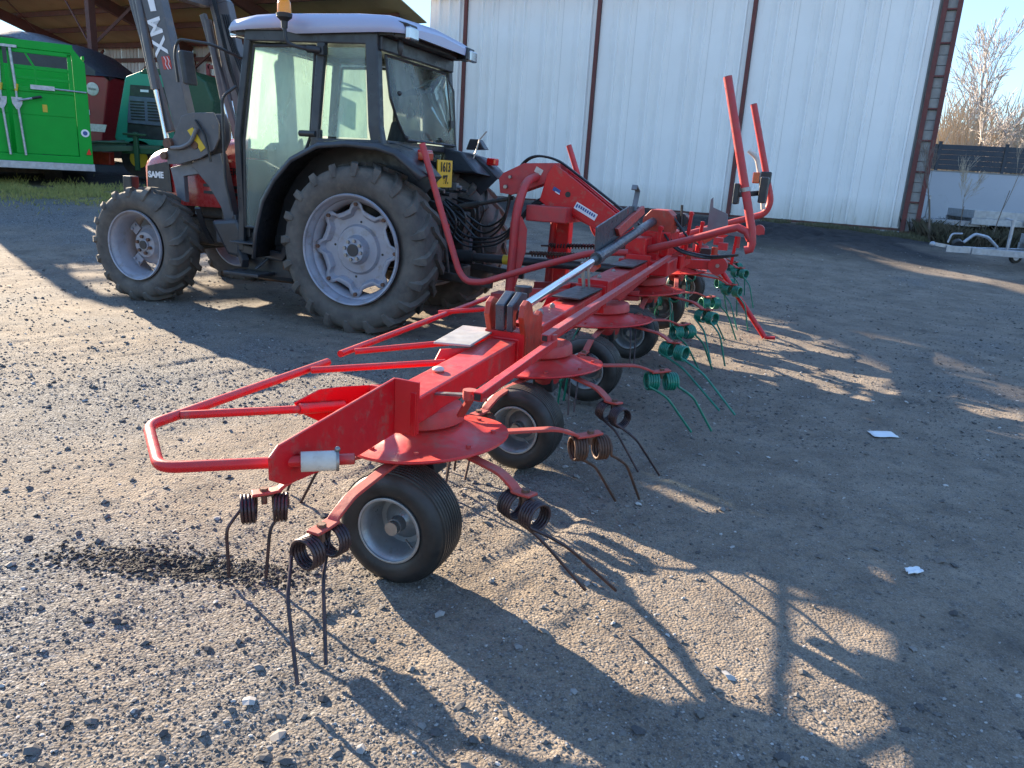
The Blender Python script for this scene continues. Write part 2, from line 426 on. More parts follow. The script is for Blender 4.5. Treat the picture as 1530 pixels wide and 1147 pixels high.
for (a, b) in ds:
    fr = MB()
    fr.beam(bp(a+.02, -.02, .80), bp(b-.02, -.02, .80), .04, .05)
    door = fr.build('sliding_door', M['clad'], barn)
    nsh = 4; wd = (b-a-.10)/nsh
    for i in range(nsh):
        s = MB(); ribbed(s, a+.05+i*wd, a+.05+(i+1)*wd-.004, -.03 - .004*(i % 2), .80, 6.3, pitch=wd/3.0)
        s.build('cladding_sheet', M['clad'], door)
    MB().beam(bp(a+.02, -.05, .765), bp(b-.02, -.05, .765), .10, .05).build('bottom_rail', M['oxide2'], door)
for u in (4.0, 8.05, 12.2):
    MB().beam(bp(u, -.085, .74), bp(u, -.085, 6.4), .075, .09, up=BW).build('door_post', M['oxide'], barn, bevel=.004)
s = MB(); s.beam(bp(.02, .06, 3.6), bp(13.42, .06, 3.6), .05, 5.6); s.build('gap_backing', M['clad2'], barn)  # slab added to stop light showing through the door gaps
s = MB(); ribbed(s, 12.25, 13.45, -.02, .9, 6.35); s.build('wall_panel', M['clad'], barn)
# end pillar: red steel ladder frame filled with concrete blocks
for (u, nm) in ((-.07, 'pillar_flange'), (-.36, 'pillar_flange')):
    MB().beam(bp(u, -.10, .62), bp(u, -.10, 6.6), .05, .10, up=BW).build(nm, M['oxide'], barn, bevel=.004)
for k in range(9):
    z = .72 + k*.68
    MB().beam(bp(-.09, -.085, z), bp(-.34, -.085, z), .06, .035).build('pillar_crossbar', M['oxide'], barn)
    for q in range(3):
        MB().beam(bp(-.098, -.02, z+.115+q*.215), bp(-.335, -.02, z+.115+q*.215), .10, .205).build('concrete_block', M['block'], barn, bevel=.004)
MB().beam(bp(-.02, -.06, .50), bp(13.4, -.06, .50), .16, .46).build('footing', M['block'], barn, bevel=.01)
MB().beam(bp(-.40, .08, 3.5), bp(.06, .08, 3.5), .05, 6.2).build('pillar_backing', M['block'], barn)  # slab added to close the lit gaps between the blocks
MB().beam(bp(-.45, -.04, .32), bp(.0, -.04, .32), .30, .60).build('pillar_footing', M['block'], barn, bevel=.02)
# body: side walls, rear wall, roof
s = MB()
for (p, q) in (((-.36, .06), (.6, 16)), ((13.5, .06), (13.5, 16)), ((.6, 16), (13.5, 16))):
    s.beam(bp(p[0], p[1], 3.6), bp(q[0], q[1], 3.6), .06, 5.8)
s.build('side_walls', M['clad2'], barn)
s = MB(); ru = (-.30, 13.6)
s.hexa([bp(ru[0], -.35, 6.45), bp(ru[1], -.35, 6.45), bp(ru[1], 8.2, 8.0), bp(ru[0]+.5, 8.2, 8.0), bp(ru[0], -.35, 6.53), bp(ru[1], -.35, 6.53), bp(ru[1], 8.2, 8.08), bp(ru[0]+.5, 8.2, 8.08)])
s.hexa([bp(ru[0]+.5, 8.2, 8.0), bp(ru[1], 8.2, 8.0), bp(ru[1], 16.4, 6.4), bp(ru[0]+1.0, 16.4, 6.4), bp(ru[0]+.5, 8.2, 8.08), bp(ru[1], 8.2, 8.08), bp(ru[1], 16.4, 6.48), bp(ru[0]+1.0, 16.4, 6.48)])
s.build('roof', M['roofsheet'], barn)
MB().beam(bp(-.35, -.16, 6.36), bp(13.5, -.16, 6.36), .12, .14).build('door_track', M['oxide'], barn)

# ================================================================ open hangar
hang = thing('open_hangar', 'open fronted hangar with red steel posts, rafters and yellowish roof boards at upper left', 'hangar', bp(30, 0, 1.1), 0.0, org=bp(30, 0, 1.1))
ZR = lambda v: 4.95 - .29*v
VF = -6.6; VL = -4.5  # unseen front edges, placed by where the roof's shadow should end
for u in (30.2, 24.0, 18.2):
    MB().beam(bp(u, .10, 1.0), bp(u, .10, ZR(.1)), .24, .24, up=BW).build('post', M['oxide2'], hang)
    MB().beam(bp(u, .12, ZR(.12)+.05), bp(u, VL if u > 20 else VF, ZR(VL if u > 20 else VF)+.05), .16, .34).build('rafter', M['oxide2'], hang)
    if u < 31:
        MB().beam(bp(u, .0, 3.9), bp(u, -1.1, ZR(-1.1)-.1), .08, .08).build('brace', M['oxide2'], hang)
        MB().beam(bp(u+.05, .0, 4.2), bp(u-1.5, -.05, 5.05), .07, .07).build('brace', M['oxide2'], hang)
for v in (-.05, -1.25, -2.4, -3.5, -4.6, -5.7, -6.5):
    u0 = 31.5 if v < -.5 else 31.0
    if v < VL: u0 = 19.0
    u1 = 13.7 if v > -3.9 else 6.0  # front purlins run on under the added shade sheets
    MB().beam(bp(u0, v, ZR(v)+.26), bp(u1, v, ZR(v)+.26), .08, .16).build('purlin', M['oxide2'], hang)
pu, pv = 23.3, -4.15
MB().beam(bp(pu, pv, 1.0), bp(pu, pv, ZR(pv)+.1), .22, .20, up=BW).build('post', M['oxide2'], hang, bevel=.01)
MB().beam(bp(pu, pv+.05, 4.55), bp(pu-.9, pv+1.0, ZR(pv+1)+.05), .08, .08).build('brace', M['oxide2'], hang)
MB().tube([bp(pu, pv, 4.35), bp(pu+1.5, pv-.1, ZR(pv)+.25)], .028, 6).build('tie_rod', M['oxide2'], hang)
MB().tube([bp(28.3, -3.9, ZR(-3.9)+.1), bp(30.1, .0, 3.95)], .022, 6).build('tie_rod', M['oxide2'], hang)
MB().tube([bp(30.1, .0, 2.5), bp(25.2, -.15, ZR(0))], .022, 6).build('tie_rod', M['oxide2'], hang)
k = 0
u = 31.6
while u > 6.1:
    s = MB(); wdt = 1.02
    v0 = .45 if u-wdt > 13.4 else (-.6 if u-wdt > 12.5 else (-2.1 if u-wdt > 11.5 else -3.95)); ve = (VL if u > 19 else VF)-.2  # sheets at the right end are an unseen extension added to shade the yard
    z0, z1 = ZR(v0)+.36, ZR(ve)+.36
    s.hexa([bp(u, v0, z0), bp(u-wdt, v0, z0), bp(u-wdt, ve, z1), bp(u, ve, z1), bp(u, v0, z0+.03+.006*(k % 2)), bp(u-wdt, v0, z0+.03), bp(u-wdt, ve, z1+.03), bp(u, ve, z1+.03)])
    s.build('roof_and_shade_sheet', M['fibro'], hang); u -= wdt+.003; k += 1
# rear cladding of the hangar
u = 30.05
while u > 14:
    s = MB(); ribbed(s, u-1.0, u-.004, .24, 3.0, 5.32, pitch=.2, d=.03); s.build('cladding_sheet', M['clad2'], hang)
    s = MB(); ribbed(s, u-1.0, u-.004, .25, 1.0, 3.0, pitch=.2, d=.03); s.build('cladding_sheet', M['clad2'], hang)
    u -= 1.0
MB().beam(bp(30, .17, 4.0), bp(13.6, .17, 4.0), .07, .10).build('wall_rail', M['oxide2'], hang)
MB().beam(bp(30, .17, 4.72), bp(13.6, .17, 4.72), .07, .14).build('wall_rail', M['oxide2'], hang)

# ================================================================ tractor (frame: x forward, y to its left = towards the yard, z up)
tractor = thing('tractor', 'red and dark grey tractor with pale cab roof, raised front loader and amber beacon', 'tractor', TO, AL)

def tyre_mesh(R, W, Rr, lugs, lug_h, cy, sgn_dir=1, lug_w=.055, smooth_tread=False, grooves=0):
    """tyre about the y axis at the origin; R over the lugs"""
    mb = MB(); Rc = R - lug_h
    sh = W/2
    prof = [(Rr-.012, -sh*.62), (Rr+.02, -sh*.72), (Rr+(Rc-Rr)*.35, -sh*.98), (Rr+(Rc-Rr)*.62, -sh*1.0), (Rc-.045*R/.77, -sh*.93), (Rc-.012, -sh*.80)]
    if grooves:
        n = grooves; wd = sh*1.5/n
        for k in range(n):
            a = -sh*.75 + k*wd
            prof += [(Rc, a+wd*.08), (Rc+.003, a+wd*.5), (Rc, a+wd*.84), (Rc-.006, a+wd*.88), (Rc-.006, a+wd*1.04)]
    else:
        prof += [(Rc, -sh*.5), (Rc+.004, 0), (Rc, sh*.5)]
    prof += [(Rc-.012, sh*.80), (Rc-.045*R/.77, sh*.93), (Rr+(Rc-Rr)*.62, sh*1.0), (Rr+(Rc-Rr)*.35, sh*.98), (Rr+.02, sh*.72), (Rr-.012, sh*.62)]
    mb.lathe(prof, (0,0,0), (0,1,0), 56, True, start=(1,0,0))
    if lugs:
        for side in (-1, 1):
            for i in range(lugs):
                a0 = 2*pi*(i + (.5 if side > 0 else 0))/lugs
                secs = []
                # (lateral fraction, angle advance, radius offset, half width)
                path = [(-.04, 0.0, 0, .50), (.30, .085, 0, .52), (.62, .155, -.002, .60), (.88, .20, -.014, .68), (.985, .212, -.075*R/.77, .62), (1.0, .215, -.125*R/.77, .42)]
                for (fy, da, dr, hw) in path:
                    a = a0 + sgn_dir*da*(.77/R)**.3
                    rr_top = R + dr + random.uniform(-.002, .002)
                    rr_bot = Rc + min(dr, 0) - .02
                    y = side*sh*fy; hwid = lug_w*hw
                    if fy > .95:
                        rr_top = R + dr; rr_bot = R + dr - .035; yt = side*sh*(fy+.03); yb = side*sh*(fy-.10)
                    else: yt = yb = y
                    dA = hwid / R
                    ring = []
                    for (rad, da2, yy) in ((rr_bot, -dA*1.25, yb), (rr_top, -dA*.8, yt), (rr_top, dA*.8, yt), (rr_bot, dA*1.25, yb)):
                        ang = a + da2
                        ring.append((rad*cos(ang), yy, rad*sin(ang)))
                    secs.append(ring)
                mb.grid(secs, smooth=False, closed=True)
                mb.add(secs[0], [(0,1,2,3)]); mb.add(secs[-1], [(3,2,1,0)])
    mb.v = [(x+cy[0], y+cy[1], z+cy[2]) for x, y, z in mb.v]
    return mb

def ring_holes_disc(mb, c, side, rout_fn, rin, y0, t, n=96):
    """dished disc with wavy edge"""
    pass

def rear_wheel(side):
    c = V((.15, side*.80, .77)); s = side
    R, W, Rr = .775, .44, .475
    hub = MB()      # wavy centre disc
    n = 96
    rows = []
    face = c.y + s*.06
    def edge(a):
        k = (a*8/(2*pi)) % 1.0
        return .365 + .075*max(0, cos(2*pi*k))**.8 if cos(2*pi*k) > 0 else .365 - .012*(-cos(2*pi*k))
    for (fr, dy) in ((0, .10), (.105/.4, .10), (.13/.4, .035), (.205/.4, .028), (.225/.4, .002), (.33/.4, .0), (.9, .045), (1.0, .052)):
        row = []
        for j in range(n):
            a = 2*pi*j/n; r_ = fr*edge(a) if fr > .8 else fr*.4
            row.append((c.x + r_*cos(a), face - s*.0 + s*(dy if fr < .8 else dy-.0), c.z + r_*sin(a)))
        rows.append(row)
    hub.grid(rows, closed=True)
    w_ = hub.build('rear_wheel', M['rim'], tractor, solid=.012)
    # rim with steps
    rm = MB()
    prof = [(Rr-.01, -.24), (Rr+.012, -.225), (Rr-.03, -.19), (Rr-.045, -.05), (Rr-.06, .02), (Rr-.06, .08), (Rr-.035, .12), (Rr-.022, .13), (Rr-.018, .17), (Rr+.004, .195), (Rr+.018, .215), (Rr+.012, .228), (Rr-.004, .222)]
    rm.lathe([(r_, z) for r_, z in prof], c, (0, s, 0), 72, True, start=(1,0,0))
    rm.build('rim', M['rim'], w_, solid=.010)
    tyre_mesh(R, W, Rr, 20, .038, c, sgn_dir=1, lug_w=.062).build('tyre', M['rubber'], w_, sharp=50)
    for j in range(8):
        b = MB(); a = 2*pi*j/8 + .2; p = c + V((cos(a)*.085, s*.155, sin(a)*.085)); b.cyl(p, p + V((0, s*.03, 0)), .016, 6, False); b.build('hub_nut', M['steel'], w_)
    for j in range(8):
        b = MB(); a = 2*pi*j/8; p = c + V((cos(a)*.405, s*.10, sin(a)*.405)); b.cyl(p, p + V((0, s*.035, 0)), .018, 6, False); b.build('rim_bolt', M['rust'], w_)
    b = MB(); b.cyl(c + V((0, s*.10, 0)), c + V((0, s*.175, 0)), .055, 20); b.build('hub_cap', M['dark'], w_)
    for j in range(4):
        b = MB(); a = 2*pi*j/4 + .1; p = c + V((cos(a)*.25, s*.062, sin(a)*.25)); b.cyl(p, p + V((0, s*.008, 0)), .011, 10); b.build('disc_hole', M['ink'], w_)
    b = MB(); b.beam(c + V((0, -s*.1, 0)) , c + V((0, -s*.45, 0)), .2, .2); b.build('axle_end', M['chassis'], w_)
    return w_
for s_ in (1, -1): rear_wheel(s_)

def front_wheel(side):
    c = V((2.76, side*.76, .575)); s = side
    R, W, Rr = .585, .40, .335
    d = MB()
    d.lathe([(0, .06), (.055, .06), (.06, .045), (.125, .04), (.145, .0), (.175, -.03), (.20, -.035)], c, (0, s, 0), 40, True, start=(1,0,0))
    w_ = d.build('front_wheel', M['rim'], tractor, solid=.01)
    rm = MB()
    rm.lathe([(Rr-.01, -.19), (Rr+.01, -.18), (Rr-.03, -.14), (Rr-.05, -.03), (Rr-.05, .05), (Rr-.03, .10), (Rr-.022, .135), (Rr-.004, .15), (Rr+.016, .17), (Rr+.012, .185), (Rr-.002, .18)], c, (0, s, 0), 64, True, start=(1,0,0))
    rm.build('rim', M['rim'], w_, solid=.009)
    for j in range(4):
        lg = MB()
        a = 2*pi*j/4 + .75
        p = c + V((cos(a)*.235, -s*.015, sin(a)*.235))
        rd = V((cos(a), 0, sin(a))); tg = V((-sin(a), 0, cos(a)))
        lg.beam(p - rd*.055, p + rd*.055, .10, .014, up=(0,1,0))
        for q in (-1, 1): lg.cyl(p + tg*.03*q + rd*.01, p + tg*.03*q + rd*.01 + V((0, s*.03, 0)), .014, 6, False)
        lg.build('rim_lug', M['rim'], w_)
    t_ = tyre_mesh(R, W, Rr, 17, .034, c, sgn_dir=1, lug_w=.056)
    t_.build('tyre', M['rubber'], w_, sharp=50)
    for j in range(6):
        b = MB(); a = 2*pi*j/6+.3; p = c + V((cos(a)*.085, s*.045, sin(a)*.085)); b.cyl(p, p + V((0, s*.03, 0)), .018, 6, False); b.build('hub_nut', M['rust'], w_)
    MB().cyl(c + V((0, -s*.05, 0)), c + V((0, s*.075, 0)), .045, 18).build('hub_cap', M['dark'], w_)
    MB().cyl(c + V((0, -s*.30, 0)), c + V((0, -s*.01, 0)), .12, 16).build('axle_end', M['chassis'], w_)
for s_ in (1, -1): front_wheel(s_)

# chassis
b = MB()
b.bx(.1, 1.1, -.22, .22, .50, 1.05); b.bx(1.0, 2.1, -.17, .17, .52, .95); b.bx(2.0, 3.0, -.14, .14, .55, .85)
b.beam((.15, -.6, .77), (.15, .6, .77), .26, .26)
b.beam((2.75, -.55, .56), (2.75, .55, .56), .16, .16)
b.bx(-.25, .2, -.30, .30, .55, 1.25)
b.build('chassis', M['chassis'], tractor, bevel=.03)
b = MB(); b.bx(1.35, 2.55, -.26, .26, .86, 1.18); b.bx(1.55, 2.2, -.30, .30, .70, 1.0); b.build('engine', M['chassis'], tractor, bevel=.03)
b = MB(); b.bx(1.02, 1.62, .30, .66, .34, .66); b.build('fuel_tank', M['plastic'], tractor, bevel=.05)
b = MB(); b.cyl((.85, .55, .50), (1.15, .60, .50), .07, 14); b.cyl((1.1, .35, .36), (1.6, .35, .36), .08, 14); b.build('exhaust_pipe', M['rust'], tractor)

# hood: lofted cross sections
hd = MB(); rows = []
secs = [(3.24, .24, 1.02, 1.38, .05), (3.22, .28, 1.0, 1.44, .09), (3.12, .31, .98, 1.52, .12), (2.85, .33, .97, 1.60, .12), (2.4, .35, .98, 1.66, .12), (1.66, .37, 1.0, 1.72, .12)]
for (x, w_, z0, z1, r_) in secs:
    row = []
    for (y, z) in ((w_, z0), (w_, z1-r_), (w_-r_*.35, z1-r_*.35), (w_-r_, z1), (0, z1+.02), (-w_+r_, z1), (-w_+r_*.35, z1-r_*.35), (-w_, z1-r_), (-w_, z0)): row.append((x, y, z))
    rows.append(row)
hd.grid(rows); hd.add(rows[0], [tuple(range(9))])
hood = hd.build('hood', M['hoodred'], tractor, sharp=50)
for sgn in (1, -1):
    b = MB(); b.prism([(3.15, sgn*.330, 1.12), (3.13, sgn*.333, 1.36), (2.82, sgn*.345, 1.42), (2.80, sgn*.345, 1.10)], (0, sgn*.010, 0)); b.build('side_grille', M['plastic'], hood)
    for k in range(2):
        b = MB(); b.bx(1.75, 2.35, min(sgn*.362, sgn*.376), max(sgn*.362, sgn*.376), 1.12+k*.07, 1.15+k*.07); b.build('vent', M['plastic'], hood)
text('lettering', 'SAME', (3.01, .352, 1.27), (-1,0,0), (0,0,1), .088, M['white'], hood, bold=.004)
text('lettering', 'SILVER', (2.05, .375, 1.36), (-1,0,-.02), (0,0,1), .10, M['ink'], hood, bold=.002)
b = MB()
for k in range(6): b.bx(3.245, 3.25, -.2, .2, 1.05+k*.05, 1.07+k*.05)
b.build('front_grille', M['plastic'], hood)
b = MB(); b.bx(3.05, 3.42, -.26, .26, .62, 1.0); b.build('front_weight_carrier', M['dark'], tractor, bevel=.02)
MB().bx(3.30, 3.42, .30, .42, .98, 1.24).build('headlamp_box', M['plastic'], tractor, bevel=.015)

# front mudguards
for sgn in (1, -1):
    rows = []
    for k in range(11):
        a = radians(38 + k*11.5); row = []
        for (yy, dr) in ((.60, -.03), (.62, 0), (.92, 0), (.945, -.03)):
            row.append((2.75+.625*cos(a)+dr*cos(a), sgn*yy, .57+(.625+dr)*sin(a)))
        rows.append(row)
    b = MB(); b.grid(rows[::1]);
    if sgn < 0: b.build('front_mudguard', M['plastic'], tractor, solid=.008)
# bracket by the near wheel instead of a mudguard
b = MB(); b.bar([(2.2, .45, .62), (2.15, .62, .80), (2.05, .80, 1.0)], .05, .02); b.build('mudguard_bracket', M['dark'], tractor)

# ---- cab
G = M['dark']
cabf = MB()
def post(p, q, w_, h_, up=(1,0,0)): cabf.beam(p, q, w_, h_, up=up)
for sgn in (1, -1):
    y0, y1, y2 = sgn*.72, sgn*.76, sgn*.72
    cabf.bar([(1.58, y0, .62), (1.56, y0, .99), (1.55, y1, 1.70), (1.42, y2, 2.62)], .06, .07, up=(1,0,0))
    cabf.bar([(.68, y1, 1.60), (.68, y1, 1.80), (.62, y2, 2.62)], .055, .085, up=(1,0,0))
    cabf.bar([(.02, sgn*.74, 1.66), (.06, sgn*.74, 1.85), (.12, sgn*.71, 2.62)], .085, .12, up=(1,0,0))
    cabf.beam((1.45, y2, 2.60), (.05, y2, 2.57), .07, .10)
    cabf.beam((.68, y1, 1.69), (.0, y1, 1.70), .06, .07)
    cabf.bar([(1.58, y0, .64), (1.1, y0, .60), (1.02, y0, .75)], .05, .09)
cabf.beam((.06, -.72, 2.54), (.06, .72, 2.54), .08, .12)
cabf.beam((.0, -.70, 1.71), (.0, .70, 1.71), .07, .06)
cabf.beam((1.42, -.72, 2.58), (1.42, .72, 2.58), .08, .10)
cabf.beam((1.56, -.72, 1.55), (1.56, .72, 1.55), .06, .08)
cab = cabf.build('cab_frame', G, tractor, bevel=.012)
# firewall and rear lower wall, floor
b = MB(); b.bx(1.50, 1.56, -.70, .70, .75, 1.50); b.bx(.1, 1.55, -.68, .68, .70, .80); b.bx(-.02, .04, -.45, .60, 1.15, 1.40); b.build('cab_tub', M['plastic'], tractor, bevel=.01)

def pane(nm, pts, parent, t=(0, .006, 0), mt='glass'): 
    b = MB(); b.prism(pts, t); return b.build(nm, M[mt], parent)
for sgn in (1, -1):
    y = sgn*.755; yt = sgn*.725
    door = MB(); 
    loop = [(1.51, sgn*.745, .86), (1.50, y, 1.05), (1.49, y, 1.68), (1.37, yt, 2.51), (.70, yt, 2.51), (.74, y, 1.74), (.80, y, 1.60), (1.0, y, 1.42), (1.14, y, 1.14), (1.22, sgn*.745, .86)]
    for i in range(len(loop)):
        p, q = V(loop[i]), V(loop[(i+1) % len(loop)]); door.tube([p, q], .014, 6)
    dr = door.build('cab_door', M['plastic'], tractor)
    b = MB(); b.add(loop, [tuple(range(len(loop)))]); b.build('door_glass', M['glass' if sgn > 0 else 'glassfar'], dr, solid=.004)
    b = MB(); b.add([(.63, y, 1.745), (.565, yt, 2.50), (.19, yt, 2.50), (.14, y, 1.745)], [(0,1,2,3)]); b.build('quarter_window', M['glass' if sgn > 0 else 'glassfar'], tractor, solid=.004)
    b = MB(); b.cyl((.84, sgn*.775, 1.76), (.66, sgn*.785, 1.76), .028, 12); b.build('door_handle', M['plastic'], dr)
    b = MB(); b.bx(.62, .70, min(sgn*.74, sgn*.78), max(sgn*.74, sgn*.78), 1.72, 1.80); b.build('hinge', M['plastic'], dr)
rg = MB()
rgl = [(.06, .60, 2.46), (.06, -.60, 2.46), (-.02, -.64, 2.30), (-.055, -.66, 1.76), (-.055, .40, 1.76), (-.03, .52, 1.92), (-.01, .62, 2.10)]
for i in range(7): rg.tube([rgl[i], rgl[(i+1) % 7]], .013, 6)
rw = rg.build('rear_window_frame', M['plastic'], tractor)
b = MB(); b.add(rgl, [tuple(range(7))]); b.build('rear_glass', M['glass'], rw, solid=.004)
b = MB(); b.tube([(.0, -.50, 1.78), (-.07, -.52, 1.95), (-.03, -.46, 2.40)], .009, 6); b.bx(-.08, -.05, -.56, -.49, 1.93, 2.0); b.build('wiper', M['plastic'], rw)
for (yy, zz) in ((.55, 2.15), (-.30, 1.80), (.40, 1.78)):
    b = MB(); b.sphere((-.06, yy, zz), .022, 6); b.build('window_knob', M['plastic'], rw)
b = MB(); b.add([(1.53, .66, 1.60), (1.44, .64, 2.52), (1.44, -.64, 2.52), (1.53, -.66, 1.60)], [(0,1,2,3)]); b.build('windscreen', M['glassfar'], tractor, solid=.004)
b = MB(); b.add([(.0, .62, 1.42), (.0, .62, 1.66), (.0, -.45, 1.66), (.0, -.45, 1.42)], [(0,1,2,3)]); b.build('lower_rear_glass', M['glass'], tractor, solid=.004)

# roof: lofted shell
rows = []
def roof_row(x, zt, zb, hw, r_):
    return [(x, hw*.98, zb), (x, hw, zb+.03), (x, hw*.985, zb+(zt-zb)*.55), (x, hw*.93, zb+(zt-zb)*.86), (x, hw*.78, zt), (x, 0, zt+.025), (x, -hw*.78, zt), (x, -hw*.93, zb+(zt-zb)*.86), (x, -hw*.985, zb+(zt-zb)*.55), (x, -hw, zb+.03), (x, -hw*.98, zb)]
for (x, zt, zb, hw) in ((1.68, 2.665, 2.63, .62), (1.66, 2.71, 2.625, .72), (1.58, 2.745, 2.63, .79), (1.3, 2.785, 2.645, .815), (1.02, 2.795, 2.65, .82), (.95, 2.795, 2.62, .82), (.85, 2.795, 2.60, .82), (.3, 2.79, 2.61, .82), (.0, 2.775, 2.615, .81), (-.10, 2.755, 2.615, .79), (-.17, 2.72, 2.615, .75), (-.20, 2.68, 2.62, .68)):
    rows.append(roof_row(x, zt, zb, hw, .1))
b = MB(); b.grid(rows); b.add(rows[0], [tuple(range(11))]); b.add(rows[-1], [tuple(range(11))[::-1]])
roof = b.build('cab_roof', M['roof'], tractor, sharp=60)
b = MB(); b.bx(-.10, 1.56, -.74, .74, 2.60, 2.64); b.build('roof_underside', M['plastic'], roof)
# work lamps set into the rear corners of the roof
for sgn in (1, -1):
    b = MB(); b.prism([(-.03, sgn*.76, 2.61), (-.03, sgn*.76, 2.74), (-.215, sgn*.70, 2.70), (-.215, sgn*.66, 2.585), (-.1, sgn*.72, 2.585)], (0, -sgn*.17, -.0)); b.build('lamp_housing', M['plastic'], tractor, bevel=.008)
    b = MB(); b.bx(-.245, -.19, min(sgn*.55, sgn*.71), max(sgn*.55, sgn*.71), 2.575, 2.675); b.build('work_lamp', M['lens'], tractor, bevel=.012)
    b = MB(); b.bx(1.62, 1.70, min(sgn*.5, sgn*.66), max(sgn*.5, sgn*.66), 2.60, 2.68); b.build('work_lamp', M['lens'], tractor, bevel=.01)
MB().sphere((-.10, .62, 2.52), .045, 8, (.6, .6, 1.6)).build('aerial_socket', M['plastic'], tractor)
# beacon
b = MB(); b.tube(fillet([(.62, .79, 2.46), (.74, .88, 2.47), (.85, .95, 2.50), (.86, .95, 2.64)], .06), .016, 8); b.bx(.56, .66, .74, .81, 2.43, 2.50); b.tube([(.60,.80,2.465),(.70,.86,2.465)], .03, 10)
bk = b.build('beacon_bracket', M['plastic'], tractor)
b = MB(); b.lathe([(0, 0), (.026, 0), (.03, .055), (.066, .085), (.07, .115), (.06, .12)], (.86, .95, 2.62), (0,0,1), 24); b.build('beacon_base', M['plastic'], bk)
b = MB(); b.lathe([(.06, .12), (.057, .19), (.048, .22), (.028, .238), (0, .242)], (.86, .95, 2.62), (0,0,1), 24); b.build('beacon_lens', M['orange'], bk)
# mirrors
b = MB(); b.tube(fillet([(1.50, .74, 2.40), (1.62, 1.0, 2.48), (1.98, 1.02, 2.52), (2.03, 1.02, 2.40), (2.0, 1.02, 2.15)], .08), .013, 8); mb_ = b.build('mirror_arm', M['plastic'], tractor)
b = MB(); b.hexa([(1.80, .98, 2.12), (1.83, 1.10, 2.12), (1.88, 1.10, 2.13), (1.85, .98, 2.13), (1.84, .98, 2.42), (1.87, 1.10, 2.42), (1.92, 1.10, 2.41), (1.89, .98, 2.41)]); b.build('mirror', M['plastic'], mb_, bevel=.015)
b = MB(); b.tube(fillet([(1.50, -.74, 2.40), (1.62, -1.0, 2.48), (1.98, -1.02, 2.52), (2.0, -1.02, 2.15)], .08), .013, 8); mb_ = b.build('mirror_arm', M['plastic'], tractor)
b = MB(); b.hexa([(1.88, -1.09, 2.12), (1.88, -.93, 2.12), (1.92, -.93, 2.12), (1.92, -1.09, 2.12), (1.88, -1.09, 2.42), (1.88, -.93, 2.42), (1.92, -.93, 2.42), (1.92, -1.09, 2.42)]); b.build('mirror', M['plastic'], mb_, bevel=.015)
# hand rail by the door
b = MB(); b.tube(fillet([(1.62, .80, 1.0), (1.66, .84, 1.3), (1.66, .84, 2.05), (1.56, .76, 2.15)], .06), .014, 8); b.build('grab_rail', M['plastic'], tractor)
# interior
b = MB(); b.hexa([(.35, -.24, 1.18), (.85, -.24, 1.18), (.85, .24, 1.18), (.35, .24, 1.18), (.35, -.26, 1.32), (.87, -.26, 1.35), (.87, .26, 1.35), (.35, .26, 1.32)])
b.hexa([(.22, -.23, 1.30), (.38, -.25, 1.30), (.38, .25, 1.30), (.22, .23, 1.30), (.10, -.20, 1.92), (.22, -.21, 1.95), (.22, .21, 1.95), (.10, .20, 1.92)]); b.bx(.4, .8, -.15, .15, .8, 1.18)
b.build('driver_seat', M['seat'], tractor, bevel=.04)
b = MB(); rr = []
cst = V((1.05, 0, 1.62)); ax = V((-.45, 0, .9)).normalized(); _, ss, uu = frame_from(ax)
b.tube([cst + (ss*cos(2*pi*k/24) + uu*sin(2*pi*k/24))*.19 for k in range(25)], .014, 6, caps=False)
for k in range(3): b.tube([cst, cst + (ss*cos(2*pi*k/3) + uu*sin(2*pi*k/3))*.19], .010, 5)
b.tube([cst, cst - ax*.45], .03, 8); b.bx(1.15, 1.5, -.25, .25, .8, 1.42)
b.build('steering_wheel', M['seat'], tractor)
b = MB(); b.bx(.3, .9, -.62, -.42, 1.0, 1.45); b.bx(.3, .8, .45, .62, 1.0, 1.30); b.build('console', M['seat'], tractor, bevel=.03)
for (xx, yy, hh) in ((.75, -.45, .28), (.62, -.5, .22), (1.2, .2, .3)): 
    b = MB(); b.tube([(xx, yy, 1.4), (xx+.05, yy, 1.4+hh)], .010, 6); b.sphere((xx+.05, yy, 1.4+hh), .024, 6); b.build('control_lever', M['seat'], tractor)

